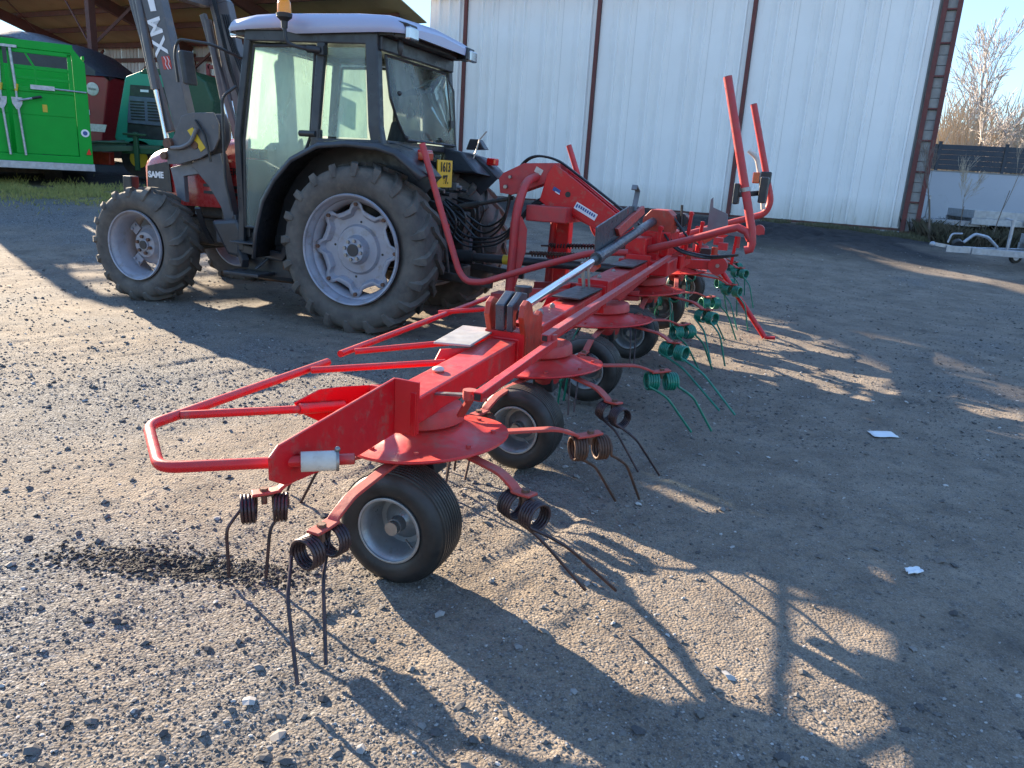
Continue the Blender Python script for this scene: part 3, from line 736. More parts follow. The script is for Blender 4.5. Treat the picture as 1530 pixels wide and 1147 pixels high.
# ---- rear mudguards: wide shell following the wheel, with a drooping rear end
for sgn in (1, -1):
    path = [(1.24, .60), (1.21, .86), (1.12, 1.15), (.98, 1.36), (.79, 1.545), (.50, 1.685), (.2, 1.715), (-.12, 1.70), (-.30, 1.655), (-.44, 1.56), (-.56, 1.455)]
    rows = []
    for i, (x, z) in enumerate(path):
        a = path[max(0, i-1)]; c_ = path[min(len(path)-1, i+1)]
        tx, tz = c_[0]-a[0], c_[1]-a[1]; L_ = sqrt(tx*tx+tz*tz); nx, nz = -tz/L_*1, tx/L_   # outward normal (path runs to the rear)
        if nz < 0 or (i == 0): nx, nz = (tz/L_, -tx/L_)
        wo = 1.02
        row = [(x-nx*.0, sgn*.66, z), (x, sgn*(wo-.05), z), (x-nx*.008, sgn*(wo-.015), z-nz*.008), (x-nx*.03, sgn*wo, z-nz*.03), (x-nx*.055, sgn*(wo-.004), z-nz*.055)]
        rows.append(row)
    b = MB(); b.grid(rows)
    mg = b.build('rear_mudguard', M['dark'], tractor, solid=.010, sharp=50)
    # inner wall between mudguard and cab
    b = MB(); pl = [(x, sgn*.655, z) for x, z in path] + [(-.30, sgn*.655, 1.2), (.0, sgn*.655, .95), (.3, sgn*.655, .80), (1.0, sgn*.655, .60)]
    b.add(pl, [tuple(range(len(pl)))]); b.build('inner_panel', M['plastic'], mg, solid=.008)
    # sloped rear nose filling in towards the cab
    b = MB(); b.hexa([(-.42, sgn*.44, 1.50), (-.02, sgn*.44, 1.50), (-.02, sgn*.66, 1.50), (-.50, sgn*.66, 1.47), (-.22, sgn*.46, 1.70), (-.02, sgn*.46, 1.73), (-.02, sgn*.66, 1.73), (-.26, sgn*.66, 1.68)]); b.build('mudguard_nose', M['dark'], mg, bevel=.02)
    b = MB(); b.bx(-.50, -.40, min(sgn*.70, sgn*.82), max(sgn*.70, sgn*.82), 1.585, 1.66); b.build('tail_lamp', M['redlens'] if sgn < 0 else M['amberlens'], mg, bevel=.015)
b = MB(); b.bar([(-.28, -.62, 1.62), (-.33, -.66, 1.83), (-.40, -.68, 1.92)], .03, .012); b.build('lever', M['steel'], tractor)
b = MB(); b.prism([(-.16, -.70, 1.73), (-.20, -.70, 1.84), (-.30, -.70, 1.84), (-.38, -.70, 1.74)], (0, -.12, 0)); b.build('toolbox_lid', M['dark'], tractor, bevel=.01)
# near tail lamp
b = MB(); b.bx(-.40, -.30, .52, .64, 1.60, 1.68); b.build('tail_lamp', M['redlens'], tractor, bevel=.012)

# number plate
pl = MB(); xx = -.46
pc = [(-0.460,0.598,1.590), (-0.460,0.255,1.613), (-0.460,0.205,1.378), (-0.460,0.540,1.347)]
c0 = sum((V(p) for p in pc), V())/4
pw, ph = .30, .24
pl.bx(xx-.006, xx+.004, c0.y-pw/2, c0.y+pw/2, c0.z-ph/2, c0.z+ph/2)
plate = pl.build('number_plate', M['yellow'], tractor)
text('lettering', '1613', (xx-.010, c0.y, c0.z+.055), (0,-1,0), (0,0,1), .115, M['ink'], plate, bold=.003, sx=.95)
text('lettering', '97.', (xx-.010, c0.y-.01, c0.z-.055), (0,-1,0), (0,0,1), .105, M['ink'], plate, bold=.003, sx=.9)
MB().bx(xx+.004, -.1, c0.y-.03, c0.y+.03, c0.z-.12, c0.z+.10).build('plate_bracket', M['plastic'], tractor)

# steps
b = MB()
b.bar([(1.72, .62, .95), (1.66, .66, .62), (1.50, .78, .50)], .07, .10); b.bar([(1.30, .64, .95), (1.28, .66, .60), (1.38, .78, .46)], .06, .02)
st = b.build('step_bracket', M['dark'], tractor, bevel=.008)
MB().bx(1.24, 1.66, .66, .92, .40, .43).build('step', M['dark'], st, bevel=.006)
MB().bx(1.30, 1.62, .66, .86, .70, .72).build('step', M['dark'], st, bevel=.006)
b = MB(); b.prism([(2.0, .60, .88), (1.66, .60, .92), (1.50, .60, .62), (1.56, .60, .52), (1.80, .60, .55)], (0, .10, 0)); b.build('battery_box', M['dark'], tractor, bevel=.04)

# three-point linkage and clutter behind the rear axle
b = MB()
for yy in (.42, -.42):
    b.bar([(-.05, yy*.6, .60), (-.5, yy, .56), (-1.0, yy, .52)], .05, .07)
    b.beam((-.02, yy*.9, 1.28), (-.45, yy, 1.18), .05, .06); b.tube([(-.45, yy, 1.18), (-.55, yy, .58)], .018, 8)
b.beam((-.22, -.25, 1.22), (-.22, .25, 1.22), .16, .16)
b.build('linkage_arms', M['chassis'], tractor, bevel=.008)
b = MB(); b.cyl((-.25, 0, 1.13), (-.65, 0, 1.22), .032, 12); b.cyl((-.65, 0, 1.22), (-1.0, 0, 1.30), .02, 10); b.build('top_link', M['chassis'], tractor)
for k, (yy, zz) in enumerate(((.3, 1.30), (.22, 1.33), (.14, 1.30), (-.2, 1.36), (-.3, 1.33), (.36, 1.1), (.05, 1.38), (.28, .95), (-.1, 1.02))):
    b = MB(); b.cyl((-.26, yy, zz), (-.36 - .02*(k % 3), yy, zz-.01), .020, 8); b.bx(-.32, -.24, yy-.03, yy+.03, zz-.035, zz+.035); b.build('hydraulic_coupler', M['steel'] if k % 2 else M['plastic'], tractor)
b = MB()
for k in range(5):
    y_ = .34 - k*.16
    b.tube(fillet([(-.28, y_, 1.25), (-.5-.03*k, y_+.03, 1.05+.04*k), (-.46, y_, .85), (-.2, y_*.8, .8)], .12, 6), .010, 6)
b.build('hoses', M['hose'], tractor)
b = MB(); b.bx(-.55, -.2, -.10, .10, .45, .62); b.bx(-.42, -.22, -.34, -.18, .62, 1.12); b.bx(-.40, -.22, .2, .33, .66, 1.05); b.build('rear_housing', M['chassis'], tractor, bevel=.02)
b = MB(); b.cyl((-.35, .25, 1.0), (-.45, .25, 1.0), .028, 8); b.build('coupler_cap', M['redlens'], tractor)

# ---- front loader
def loader_side(sgn):
    y = sgn*.50; t = .10
    P = lambda x, z, dy=0: (x, y+dy*sgn, z)
    # mast
    b = MB()
    def PL(l, dy): return [P(q[0], q[2], dy) for q in l]
    b.prism(PL([(2.330,0.550,1.445), (1.960,0.550,1.542), (1.850,0.550,1.046), (1.713,0.550,0.533), (1.849,0.550,0.520), (1.979,0.550,1.004), (2.122,0.550,1.200), (2.317,0.550,1.380)], -.05), (0, sgn*.10, 0))
    b.beam(P(2.0, .72, 0), (2.0, sgn*.18, .72), .20, .16)
    mast = b.build('loader_mast', M['loader'], tractor, bevel=.012)
    b = MB(); b.prism(PL([(2.642,0.550,1.362), (2.507,0.550,1.396), (2.210,0.550,1.439), (2.199,0.550,1.334), (2.471,0.550,1.285), (2.463,0.550,1.023), (2.567,0.550,1.056), (2.615,0.550,1.256)], -.04), (0, sgn*.06, 0)); b.build('front_bracket', M['loaderlt'], mast, bevel=.006)
    # side plates of the pivot head
    for dy in (-.09, .07):
        b = MB(); b.prism(PL([(2.472,0.580,1.731), (2.393,0.580,1.875), (2.255,0.580,1.911), (1.988,0.580,1.920), (1.928,0.580,1.815), (1.935,0.580,1.676), (1.999,0.580,1.565), (2.172,0.580,1.479), (2.443,0.580,1.406), (2.601,0.580,1.397), (2.620,0.580,1.495), (2.531,0.580,1.637)], dy), (0, sgn*.022, 0)); b.build('pivot_plate', M['loader'], mast, bevel=.005)
    b = MB(); b.cyl(P(2.56, 1.60, -.12), P(2.56, 1.60, .13), .055, 16); b.cyl(P(2.63, 1.48, -.10), P(2.63, 1.48, .12), .04, 14); b.cyl(P(2.24, 1.60, .085), P(2.24, 1.60, .10), .04, 18); b.build('pins', M['rust'], mast)
    b = MB(); b.tube(fillet([P(2.52, 1.56, .115), P(2.38, 1.57, .12), P(2.26, 1.62, .12), P(2.18, 1.76, .12)], .06), .02, 8); b.build('loader_hook', M['loaderlt'], mast)
    b = MB(); b.tube([P(2.20, 1.84, .11), P(2.08, 1.70, .12), P(2.02, 1.45, .12)], .012, 6); b.build('hose', M['hose'], mast)
    if sgn > 0:
        b = MB(); b.prism([P(2.32, 1.74, .094), P(2.25, 1.77, .094), P(2.10, 1.58, .094), P(2.16, 1.54, .094)], (0, .004, 0)); b.build('sticker', M['yellowpl'], mast)
        b = MB(); b.cyl(P(2.22, 1.60, .092), P(2.22, 1.60, .104), .030, 16); b.build('plate_hole', M['rust'], mast)
    # arm (box girder)
    b = MB(); b.hexa([P(2.50, 1.66, -.055), P(2.50, 1.66, .055), P(2.30, 1.74, .055), P(2.30, 1.74, -.055), P(2.90, 3.10, -.055), P(2.90, 3.10, .055), P(2.66, 3.14, .055), P(2.66, 3.14, -.055)])
    arm = b.build('loader_arm', M['loader'], tractor, bevel=.008)
    b = MB(); b.hexa([P(2.90, 3.10, -.05), P(2.90, 3.10, .05), P(2.66, 3.14, .05), P(2.66, 3.14, -.05), P(3.6, 3.72, -.05), P(3.6, 3.72, .05), P(3.48, 3.88, .05), P(3.48, 3.88, -.05)]); b.build('arm_front', M['loader'], arm, bevel=.008)
    # parallelogram bar and lift cylinder in front of the arm
    b = MB(); b.beam(P(2.62, 1.72, .0), P(3.04, 3.02, .0), .05, .07, up=(1,0,0)); b.build('levelling_bar', M['loader'], arm, bevel=.006)
    b = MB(); b.cyl(P(2.98, 2.96), P(2.80, 2.13), .040, 14); b.build('lift_cylinder', M['loader'], arm)
    b = MB(); b.cyl(P(2.80, 2.13), P(2.64, 1.50), .023, 12); b.build('piston_rod', M['chrome'], arm)
    b = MB(); b.cyl(P(2.90, 2.98, .05), P(2.74, 2.12, .05), .036, 14); b.build('tilt_cylinder', M['loader'], arm)
    b = MB(); b.cyl(P(2.74, 2.12, .05), P(2.64, 1.62, .05), .020, 12); b.build('piston_rod', M['chrome'], arm)
    b = MB()
    for k in range(3): b.tube(fillet([P(2.80+.02*k, 3.2, -.09), P(2.66, 2.7, -.10-.02*k), P(2.60+.02*k, 2.45, -.09), P(2.42, 1.95, -.09)], .1), .009, 6)
    b.build('hoses', M['hose'], arm)
    if sgn > 0:
        xd = V((-.36, 0, -1.42)).normalized() 
        for (ch, px_) in (('M', 2.73), ('X', 2.545)):
            zz = px_
            xx_ = 2.40 + (zz-1.70)*.265 + .015
            text('lettering', ch, (xx_+.0, y+.058, zz-.02), xd, V((.36*3.94, 0, -.36)), .22, M['white'], arm, bold=.006)
        b = MB(); xx_ = 2.40 + (2.36-1.70)*.265+.01
        b.prism([(xx_+.055, y+.0565, 2.43), (xx_-.05, y+.0565, 2.44), (xx_-.075, y+.0565, 2.32), (xx_+.03, y+.0565, 2.31)], (0, .003, 0)); b.build('emblem', M['armred'], arm)
        b = MB(); b.tube([(xx_+.02, y+.061, 2.43), (xx_-.005, y+.061, 2.39), (xx_+.005, y+.061, 2.36), (xx_-.03, y+.061, 2.31)], .004, 4); b.tube([(xx_-.02, y+.061, 2.43), (xx_-.045, y+.061, 2.39), (xx_-.035, y+.061, 2.36), (xx_-.06, y+.061, 2.32)], .004, 4); b.build('emblem_lines', M['white'], arm)
        b = MB(); b.prism([(2.78, y+.0565, 2.98), (2.70, y+.0565, 2.985), (2.67, y+.0565, 2.85), (2.74, y+.0565, 2.845)], (0, .003, 0)); b.build('sticker', M['white'], arm)
loader_side(1); loader_side(-1)
b = MB(); b.beam((2.98, -.5, 3.16), (2.98, .5, 3.16), .14, .14); b.build('loader_cross_tube', M['loader'], tractor)
b = MB()
for k in range(4): b.tube(fillet([(2.62+.03*k, -.42, 3.0), (2.55+.02*k, -.40, 2.72), (2.40+.03*k, -.40, 2.45), (2.20, -.42, 1.9)], .1), .010, 6)
b.build('hoses', M['hose'], tractor)

# ================================================================ hay tedder behind the tractor (built in the tractor's frame)
TB = V((-2.4, 0, 0))
ted = thing('hay_tedder', 'long red hay tedder with rotor dishes, spring tines and small wheels, hitched behind tractor', 'hay tedder',
            TM @ TB, AL, org=TB)

def coil_tine(c, axis, out, tip, matl, parent, side, R=.050, wire=.0062, turns=4):
    """spring coil around `axis` at c, free leg going to `tip`"""
    c, axis, out, tip = V(c), V(axis).normalized(), V(out).normalized(), V(tip)
    upv = V((0,0,1)); e1 = (out - axis*out.dot(axis)).normalized(); e2 = axis.cross(e1).normalized()
    if e2.z < 0: e2 = -e2
    pts = []; n = turns*14; wd = turns*wire*2.08
    for k in range(n+1):
        a = pi/2 - 2*pi*turns*k/n*1.0 - (pi*.5)*k/n     # starts at the top, ends pointing down on the outside
        a = pi/2 + 2*pi*turns*k/n + pi*.5*k/n
        pts.append(c + axis*side*wd*k/n + (e1*cos(a) + e2*sin(a))*R)
    e = pts[-1]
    L_ = (tip - e).length; d = (tip - e).normalized()
    bow = out*.030
    pts += [e + V((0,0,-.02)) , e + d*L_*.16 + bow*.6 + V((0,0,-.004)), e + d*L_*.30 + bow*1.3, e + d*L_*.42 + bow*1.2, e + d*L_*.7 + bow*.6, tip]
    pts = pts[:n+1] + fillet(pts[n:], .04, 3)[1:]
    b = MB(); b.tube(pts, wire, 7); return b.build('spring_tine', matl, parent, sharp=60)

def rotor(Y_, z0, arms, wheelY, wz, leg=True):
    c = V((-2.39, Y_, z0))
    TL = .11; AXT = V((TL, 0, 1)).normalized()
    d = MB()
    d.lathe([(.0, .060), (.14, .040), (.165, .030), (.20, .012), (.235, .000), (.30, -.008), (.314, -.008), (.316, -.016), (.305, -.024), (.27, -.020), (.20, .010), (.14, .03), (0, .03)], c, AXT, 48)
    r_ = d.build('rotor_dish', M['red'], ted, sharp=50)
    h = MB(); h.lathe([(0, .125), (.115, .125), (.138, .115), (.145, .10), (.145, .055), (.13, .045), (0, .045)], c, AXT, 28); h.lathe([(0,-.02),(.07,-.02),(.085,-.05),(.075,-.10),(.04,-.13),(0,-.13)], c, (0,0,1), 16); h.build('gear_housing', M['fadedred'], r_)
    b = MB()
    for k in range(8):
        a = 2*pi*k/8+.3; p = c + V((cos(a)*.255, sin(a)*.255, -.006-TL*cos(a)*.255)); b = MB(); b.cyl(p, p+V((0,0,.014)), .010, 6, False); b.build('dish_bolt', M['fadedred'], r_)
    for arm_ in arms:
        deg, matn, asc, tipr, tda = (tuple(arm_) + (1.0, .83, 0.0)[len(arm_)-2:])[:5]
        a = radians(deg); o = V((cos(a), sin(a), 0)); t = V((-sin(a), cos(a), 0))
        P = lambda rr, zz, tt=0: c + o*rr*asc + t*tt + V((0, 0, zz - TL*(o*rr*asc+t*tt).x))
        ax = (V((cos(a-.12), sin(a-.12), 0)))
        ar = MB()
        ar.bar(fillet([P(.10, -.035), P(.27, -.045), P(.50, -.075), P(.585, -.115), P(.60, -.128)], .03, 3), .042, .013, up=(0,0,1))
        ar.bar([P(.59, -.127), P(.64, -.130), P(.70, -.128)], .05, .011, up=(0,0,1))
        arm = ar.build('tine_arm', M['armred'], r_, bevel=.003)
        e = P(.655, -.130)
        b = MB(); b.cyl(e+V((0,0,.004)), e+V((0,0,.018)), .016, 6, False); b.cyl(e+V((0,0,-.004)), e+V((0,0,-.045)), .011, 8); b.tube([e+V((0,0,-.012))-ax*.05, e+V((0,0,-.012))+ax*.05], .007, 6); b.build('clamp_bolt', M['rust'], arm)
        zt = max(.012, gz(*(TM @ c).xy) + .02)
        for sd in (-1, 1):
            cc = e + ax*sd*.028 + V((0,0,-.062)) + t*0
            o2 = V((cos(a+radians(tda)), sin(a+radians(tda)), 0)); tip = c + o2*(tipr + (.01*sd)); tip = V((tip.x, tip.y, 0)) + ax*sd*(.035 if 110 < deg < 181 else .055) + t*(sd*.035 if 110 < deg < 181 else 0) + t*random.uniform(-.01,.01) + V((0,0,zt + TL*(.10 - .32*o.x) + random.uniform(0,.02)))
            coil_tine(cc, ax, (o - ax*o.dot(ax) + o*.4), tip, M[matn], arm, sd, wire=.0078 if matn == GR else .0066)
    # running wheel below the rotor
    w_ = V((-2.37, wheelY, wz))
    d = MB(); d.lathe([(0, .055), (.028, .055), (.03, .02), (.055, .0), (.075, -.02), (.098, -.02), (.105, .0), (.108, .055), (.118, .085), (.128, .092), (.129, .10), (.121, .103)], w_, (0,1,0), 40, start=(1,0,0))
    wh = d.build('support_wheel', M['rim2'], ted, solid=.005)
    d = MB(); R_ = .224; pr = [(.112, -.075), (.125, -.088), (.15, -.106), (.18, -.108), (.205, -.098), (.217, -.082)]
    n = 9
    for k in range(n):
        y0 = -.076 + k*.152/n; q = .004*(1-((k-4)/4.0)**2)
        pr += [(R_-.006+q, y0+.002), (R_+q*.9, y0+.004), (R_+q*.9, y0+.0135), (R_-.006+q, y0+.0155)]
    pr += [(.217, .082), (.205, .098), (.18, .108), (.15, .106), (.125, .088), (.112, .075)]
    d.lathe(pr, w_, (0,1,0), 64, start=(1,0,0)); d.build('tyre', M['rubber2'], wh, sharp=55)
    d = MB(); d.cyl(w_ + V((0,-.12,0)), w_ + V((0,.075,0)), .020, 14); d.cyl(w_ + V((0,.06,0)), w_ + V((0,.082,0)), .027, 18); d.build('hub', M['steel'], wh)
    a_ = 1.1; d = MB(); d.tube([w_ + V((cos(a_)*-.07, .02, -.065)), w_ + V((-.085, .06, -.075))], .005, 6); d.build('valve', M['steel'], wh)
    d = MB(); q = w_ + V((0, -.135, 0)); d.cyl(q, V((-2.40, min(Y_+.0, wheelY-.13), z0-.10)), .022, 12); d.cyl(q + V((0,-.02,0)), q + V((0,.03,0)), .032, 12)
    d.bx(-2.45, -2.33, min(Y_-.06, wheelY-.2), Y_+.06, z0-.15, z0-.06)
    d.build('wheel_leg', M['plastic'], wh, bevel=.006)
    return r_

DK, GR, RS = 'tine', 'tinegreen', 'tinerust'
rotor(4.42, 0.535, [(86, DK, 1.0, .88, 9), (44, DK, .95, .69, 0), (158, DK, .80, .76, 18), (-134, RS, 1.14, 1.06, 6), (-72, DK), (-15, DK)], 4.585, .225)
rotor(2.95, .510, [(148, DK, .85, .74, 10), (-140, GR, 1.14, 1.04, -3), (-80, GR), (-20, GR), (38, DK), (78, RS)], 3.28, .232)
rotor(1.52, .545, [(160, GR, .85, 1.0, 0), (-127, GR, 1.15, 1.08, 0), (-75, GR), (-10, DK), (30, DK), (90, DK)], 1.93, .260)
rotor(.06, .585, [(150, GR), (-132, GR, 1.1, 1.05, 0), (-85, GR), (-20, DK), (40, GR), (95, DK)], .58, .285)
rotor(-1.38, .625, [(160, GR), (-135, GR), (-80, GR), (-15, GR), (45, GR), (100, GR)], -.80, .315)
rotor(-2.85, .670, [(150, GR), (-130, GR), (-70, GR), (-10, GR), (40, GR), (95, GR)], -2.3, .345)

# wing beams
b = MB(); b.hexa([(-2.33, 4.70, .655), (-2.47, 4.70, .655), (-2.47, 3.70, .670), (-2.33, 3.70, .670), (-2.33, 4.70, .755), (-2.47, 4.70, .755), (-2.47, 3.70, .785), (-2.33, 3.70, .785)])
bm = b.build('wing_beam', M['red'], ted, bevel=.008)
b = MB(); b.hexa([(-2.30, 4.715, .63), (-2.485, 4.715, .63), (-2.485, 4.700, .63), (-2.30, 4.700, .63), (-2.30, 4.715, .79), (-2.485, 4.715, .79), (-2.485, 4.700, .79), (-2.30, 4.700, .79)]); b.build('end_plate', M['red'], bm, bevel=.003)
for (y0, y1, zb0, zt0, zb1, zt1) in ((3.68, 2.16, .665, .795, .715, .845), (2.14, .75, .745, .880, .800, .905), (.5, -.95, .80, .91, .82, .93), (-1.0, -3.1, .80, .91, .86, .97)):
    b = MB(); b.hexa([(-2.32, y0, zb0), (-2.48, y0, zb0), (-2.48, y1, zb1), (-2.32, y1, zb1), (-2.32, y0, zt0), (-2.48, y0, zt0), (-2.48, y1, zt1), (-2.32, y1, zt1)])
    b.build('wing_beam', M['red'], ted, bevel=.010)
    for yy in (y0-.01, y1+.01):
        b = MB(); zz = zb0 if yy > (y0+y1)/2 else zb1; b.bx(-2.50, -2.30, yy-.008, yy+.008, zz-.02, zz+.155); b.build('joint_flange', M['red'], ted, bevel=.003)
b = MB(); b.bx(-2.485, -2.315, 2.20, 2.72, .852, .860); b.build('rubber_mat', M['plastic'], ted)
b = MB(); b.bx(-2.485, -2.315, .8, 1.35, .912, .920); b.build('rubber_mat', M['plastic'], ted)
b = MB(); b.prism([(-2.33, 3.60, .800), (-2.36, 3.98, .795), (-2.20, 4.02, .795), (-2.16, 3.62, .800)], (0, 0, .010)); b.build('cover_plate', M['greyplate'], ted, bevel=.003)
b = MB(); b.sphere((-2.38, 4.33, .775), .025, 6, (1, 1, .5)); b.build('hinge_cap', M['sleeve'], ted)
for yy in (3.1, 3.35, 2.9, 1.9, 1.5): 
    b = MB(); z_ = .845 - (yy-2.2)*.028 if yy > 2.16 else .885; b.cyl((-2.38, yy, z_-.03), (-2.38, yy, z_+.012), .016, 10); b.sphere((-2.38, yy, z_+.012), .012, 5); b.build('grease_cap', M['steel'], ted)
# dark knob behind the bracket
b = MB(); b.cyl((-2.22, 2.95, .83), (-2.22, 2.95, .90), .035, 14); b.cyl((-2.22, 2.95, .90), (-2.22, 2.95, .93), .048, 16); b.build('filler_cap', M['plastic'], ted)

# end plates carrying the guard bow
t = .010
b = MB(); b.prism([(-2.41, 5.40, .765), (-2.41, 5.36, .790), (-2.41, 4.72, .835), (-2.41, 4.715, .63), (-2.41, 4.95, .625), (-2.41, 5.27, .655), (-2.41, 5.34, .665), (-2.41, 5.40, .70)], (t, 0, 0)); 
bk1 = b.build('bow_bracket', M['red'], ted, bevel=.003)
b = MB(); b.prism([(-2.41, 4.72, .835), (-2.41, 4.72, .635), (-2.49, 4.695, .635), (-2.49, 4.695, .825)], (0, .012, 0)); b.build('bent_flange', M['red'], bk1, bevel=.002)
pq = [(-2.151,4.933,0.758), (-2.196,4.855,0.792), (-2.235,4.786,0.791), (-2.356,4.574,0.772), (-2.363,4.562,0.688), (-2.259,4.745,0.646), (-2.203,4.843,0.667), (-2.158,4.921,0.722)]
b = MB(); b.prism(pq, (.008, .006, 0)); bk2 = b.build('bow_bracket', M['red'], ted, bevel=.003)
b = MB(); b.tube([V((-2.153,4.930,0.738))+V((-.012,.010,0)), V((-2.235,4.786,0.725))+V((-.012,.010,0))], .019, 12); b.pipe_end(V((-2.235,4.786,0.725))+V((-.012,.010,0)), V((-2.235,4.786,0.725))-V((-2.153,4.930,0.738)), .019, .014); b.build('strut_socket', M['red'], bk2, bevel=.003)
# guard bow tubes
b = MB(); b.tube(fillet([(-2.548, 5.205, .725), (-2.13, 5.51, .72), (-1.88, 5.30, .735), (-1.845, 4.30, .72)], .05, 6), .0165, 14); b.pipe_end((-2.548, 5.205, .725), (-.37, -.27, 0), .0165, .012); bow = b.build('guard_bow', M['red'], ted)
b = MB(); b.tube([(-1.842, 4.20, .735), (-1.77, 2.35, .74)], .015, 12); b.pipe_end((-1.842, 4.20, .735), (-.04, 1, 0), .015, .011); b.build('guard_bow', M['red'], ted)
for (p, q) in (((-1.888,5.177,0.735), V((-2.159,4.919,0.736))+V((-.012,.010,0))), ((-1.878,4.465,0.725), ((-2.310,4.124,0.750))), ((-1.868,4.126,0.735), ((-2.298,3.769,0.780))), ((-1.753,3.067,0.740), ((-2.182,2.853,0.800)))):
    b = MB(); b.tube([p, q], .0135, 10); b.build('guard_strut', M['red'], ted)
for (x, y, z) in ((-2.20, 3.97, .735), (-2.18, 3.56, .75), (-2.2, 2.5, .78)):
    b = MB(); b.prism([(x, y+.06, z-.035), (x-.02, y+.02, z+.035), (x-.14, y-.08, z+.04), (x-.14, y-.08, z-.04)], (-.006, .006, 0)); b.build('strut_bracket', M['red'], ted)
b = MB(); d_ = V((-.37, -.27, 0)).normalized(); p0 = V((-2.40, 5.313, .722))
b.tube([p0 + d_*.035, p0 + d_*.135], .029, 20); b.build('protective_sleeve', M['sleeve'], ted)
b = MB(); b.tube([p0 + d_*.132, p0 + d_*.140], .031, 20); b.sphere(p0 + d_*.136 + V((0,0,.034)), .009, 5); b.build('hose_clamp', M['steel'], ted)

# square side rods
b = MB(); b.bar([(-2.68, 4.63, .785), (-2.66, 3.72, .812)], .034, .034); b.hexa([(0,0,0)]*8) if False else None
rod = b.build('side_rod', M['red'], ted, bevel=.003)
b = MB(); b.bx(-2.692, -2.668, 4.6315, 4.6325, .773, .797); b.build('rod_opening', M['ink'], rod)
b = MB(); b.bar([(-2.64, 3.80, .840), (-2.62, .60, .945)], .036, .034); b.build('side_rod', M['fadedred'], ted, bevel=.003)
b = MB(); b.bx(-2.652, -2.628, 3.8015, 3.803, .828, .852); b.build('rod_opening', M['ink'], ted)
b = MB(); b.bar([(-2.66, 3.72, .80), (-2.61, 3.45, .75), (-2.52, 3.30, .70)], .03, .03); b.cyl((-2.66, 3.74, .79), (-2.66, 3.74, .85), .018, 10); b.build('rod_link', M['fadedred'], ted, bevel=.003)
b = MB(); b.bar([(-2.70, 4.62, .775), (-2.63, 4.56, .765), (-2.56, 4.50, .66)], .028, .012); b.cyl((-2.62, 4.56, .75), (-2.62, 4.56, .785), .026, 12); b.build('rod_link', M['armred'], ted)
b = MB(); b.beam((-2.45, 4.52, .735), (-2.62, 4.56, .765), .03, .008); b.build('flat_link', M['steel'], ted)
for yy in (2.9, 1.6):
    b = MB(); b.beam((-2.63, yy, .86+(2.9-yy)*.03), (-2.46, yy+.05, .72), .025, .05); b.build('rod_bracket', M['fadedred'], ted, bevel=.003)

# lifting cylinder bracket (two orange-red cheeks) and cylinder
for dx in (-.105, .065):
    b = MB(); x = -2.40 + dx
    b.prism([(x, 3.62, .66), (x, 3.68, .82), (x, 3.72, .90), (x, 3.705, .955), (x, 3.66, .975), (x, 3.61, .955), (x, 3.58, .90), (x, 3.50, .885), (x, 3.47, .90), (x, 3.44, .88), (x, 3.44, .74), (x, 3.46, .645)], (.028, 0, 0)); b.build('cylinder_bracket', M['orangered'], ted, bevel=.004)
b = MB(); b.bx(-2.50, -2.305, 3.44, 3.66, .64, .665); b.bx(-2.508, -2.30, 3.655, 3.668, .645, .80); b.bx(-2.508, -2.30, 3.43, 3.443, .645, .82); b.build('bracket_collar', M['orangered'], ted, bevel=.004)
b = MB(); b.prism([(-2.405, 3.70, .825), (-2.405, 3.715, .95), (-2.405, 3.60, 1.0), (-2.405, 3.52, .985), (-2.405, 3.52, .955), (-2.405, 3.61, .94), (-2.405, 3.655, .905), (-2.405, 3.65, .83)], (.045, 0, 0)); b.prism([(-2.447, 3.70, .825), (-2.447, 3.715, .95), (-2.447, 3.60, 1.0), (-2.447, 3.52, .985), (-2.447, 3.52, .955), (-2.447, 3.61, .94), (-2.447, 3.655, .905), (-2.447, 3.65, .83)], (.03, 0, 0)); b.build('cylinder_fork', M['bluesteel'], ted, bevel=.005)
A, B_, C_ = V((-2.39, 3.60, .945)), V((-2.385, 2.20, 1.085)), V((-2.37, .10, 1.30))
dcy = (V((-2.38, -.05, 1.195)) - V((-2.39, 3.54, .86))).normalized()
A = V((-2.39, 3.55, .885)); 
b = MB(); b.tube([A, A + dcy*.09], .034, 14); cy = b.build('lift_cylinder', M['bluesteel'], ted)
b = MB(); b.tube([A + dcy*.06, A + dcy*1.55], .0235, 16); b.build('piston_rod', M['chrome'], cy)
b = MB(); b.tube([A + dcy*1.50, A + dcy*1.58], .043, 18); b.tube([A + dcy*1.55, A + dcy*3.45], .036, 18); b.build('cylinder_barrel', M['bluesteel'], cy)
b = MB(); b.tube([A + dcy*1.40, A + dcy*1.5], .026, 14); b.build('gland', M['plastic'], cy)
b = MB(); q = A + dcy*1.6
b.prism([q + V((.03,0,.02)), q + V((.03,.02,.19)), q + V((.03,-.04,.20)), q + V((.03,-.9,.31)), q + V((.03,-1.25,.30)), q + V((.03,-1.25,.16)), q+V((.03,-.35,.05))], (.012, 0, 0)); b.build('pivot_lug', M['bluesteel'], cy, bevel=.004)
b = MB(); b.prism([q + V((.0,-.45,.16)), q + V((.0,-.85,.235)), q + V((.0,-1.30,.305)), q + V((.0,-1.35,.24)), q + V((.0,-.55,.10))], (.03, 0, 0)); b.build('pivot_plate', M['armred'], cy, bevel=.006)
b = MB(); b.bar([q + V((.03,-1.05,.27)), q + V((.03,-1.12,.42)), q + V((.03,-1.0,.46)), q+V((.03,-.98,.43))], .012, .04, up=(1,0,0)); b.build('catch_hook', M['loaderlt'], cy)
b = MB(); b.cyl((-2.36, 2.28, 1.02), (-2.38, 2.26, .84), .012, 8); b.tube([(-2.40, 2.28, 1.0), (-2.42, 2.26, .80)], .008, 6); b.build('locking_pin', M['steel'], ted)
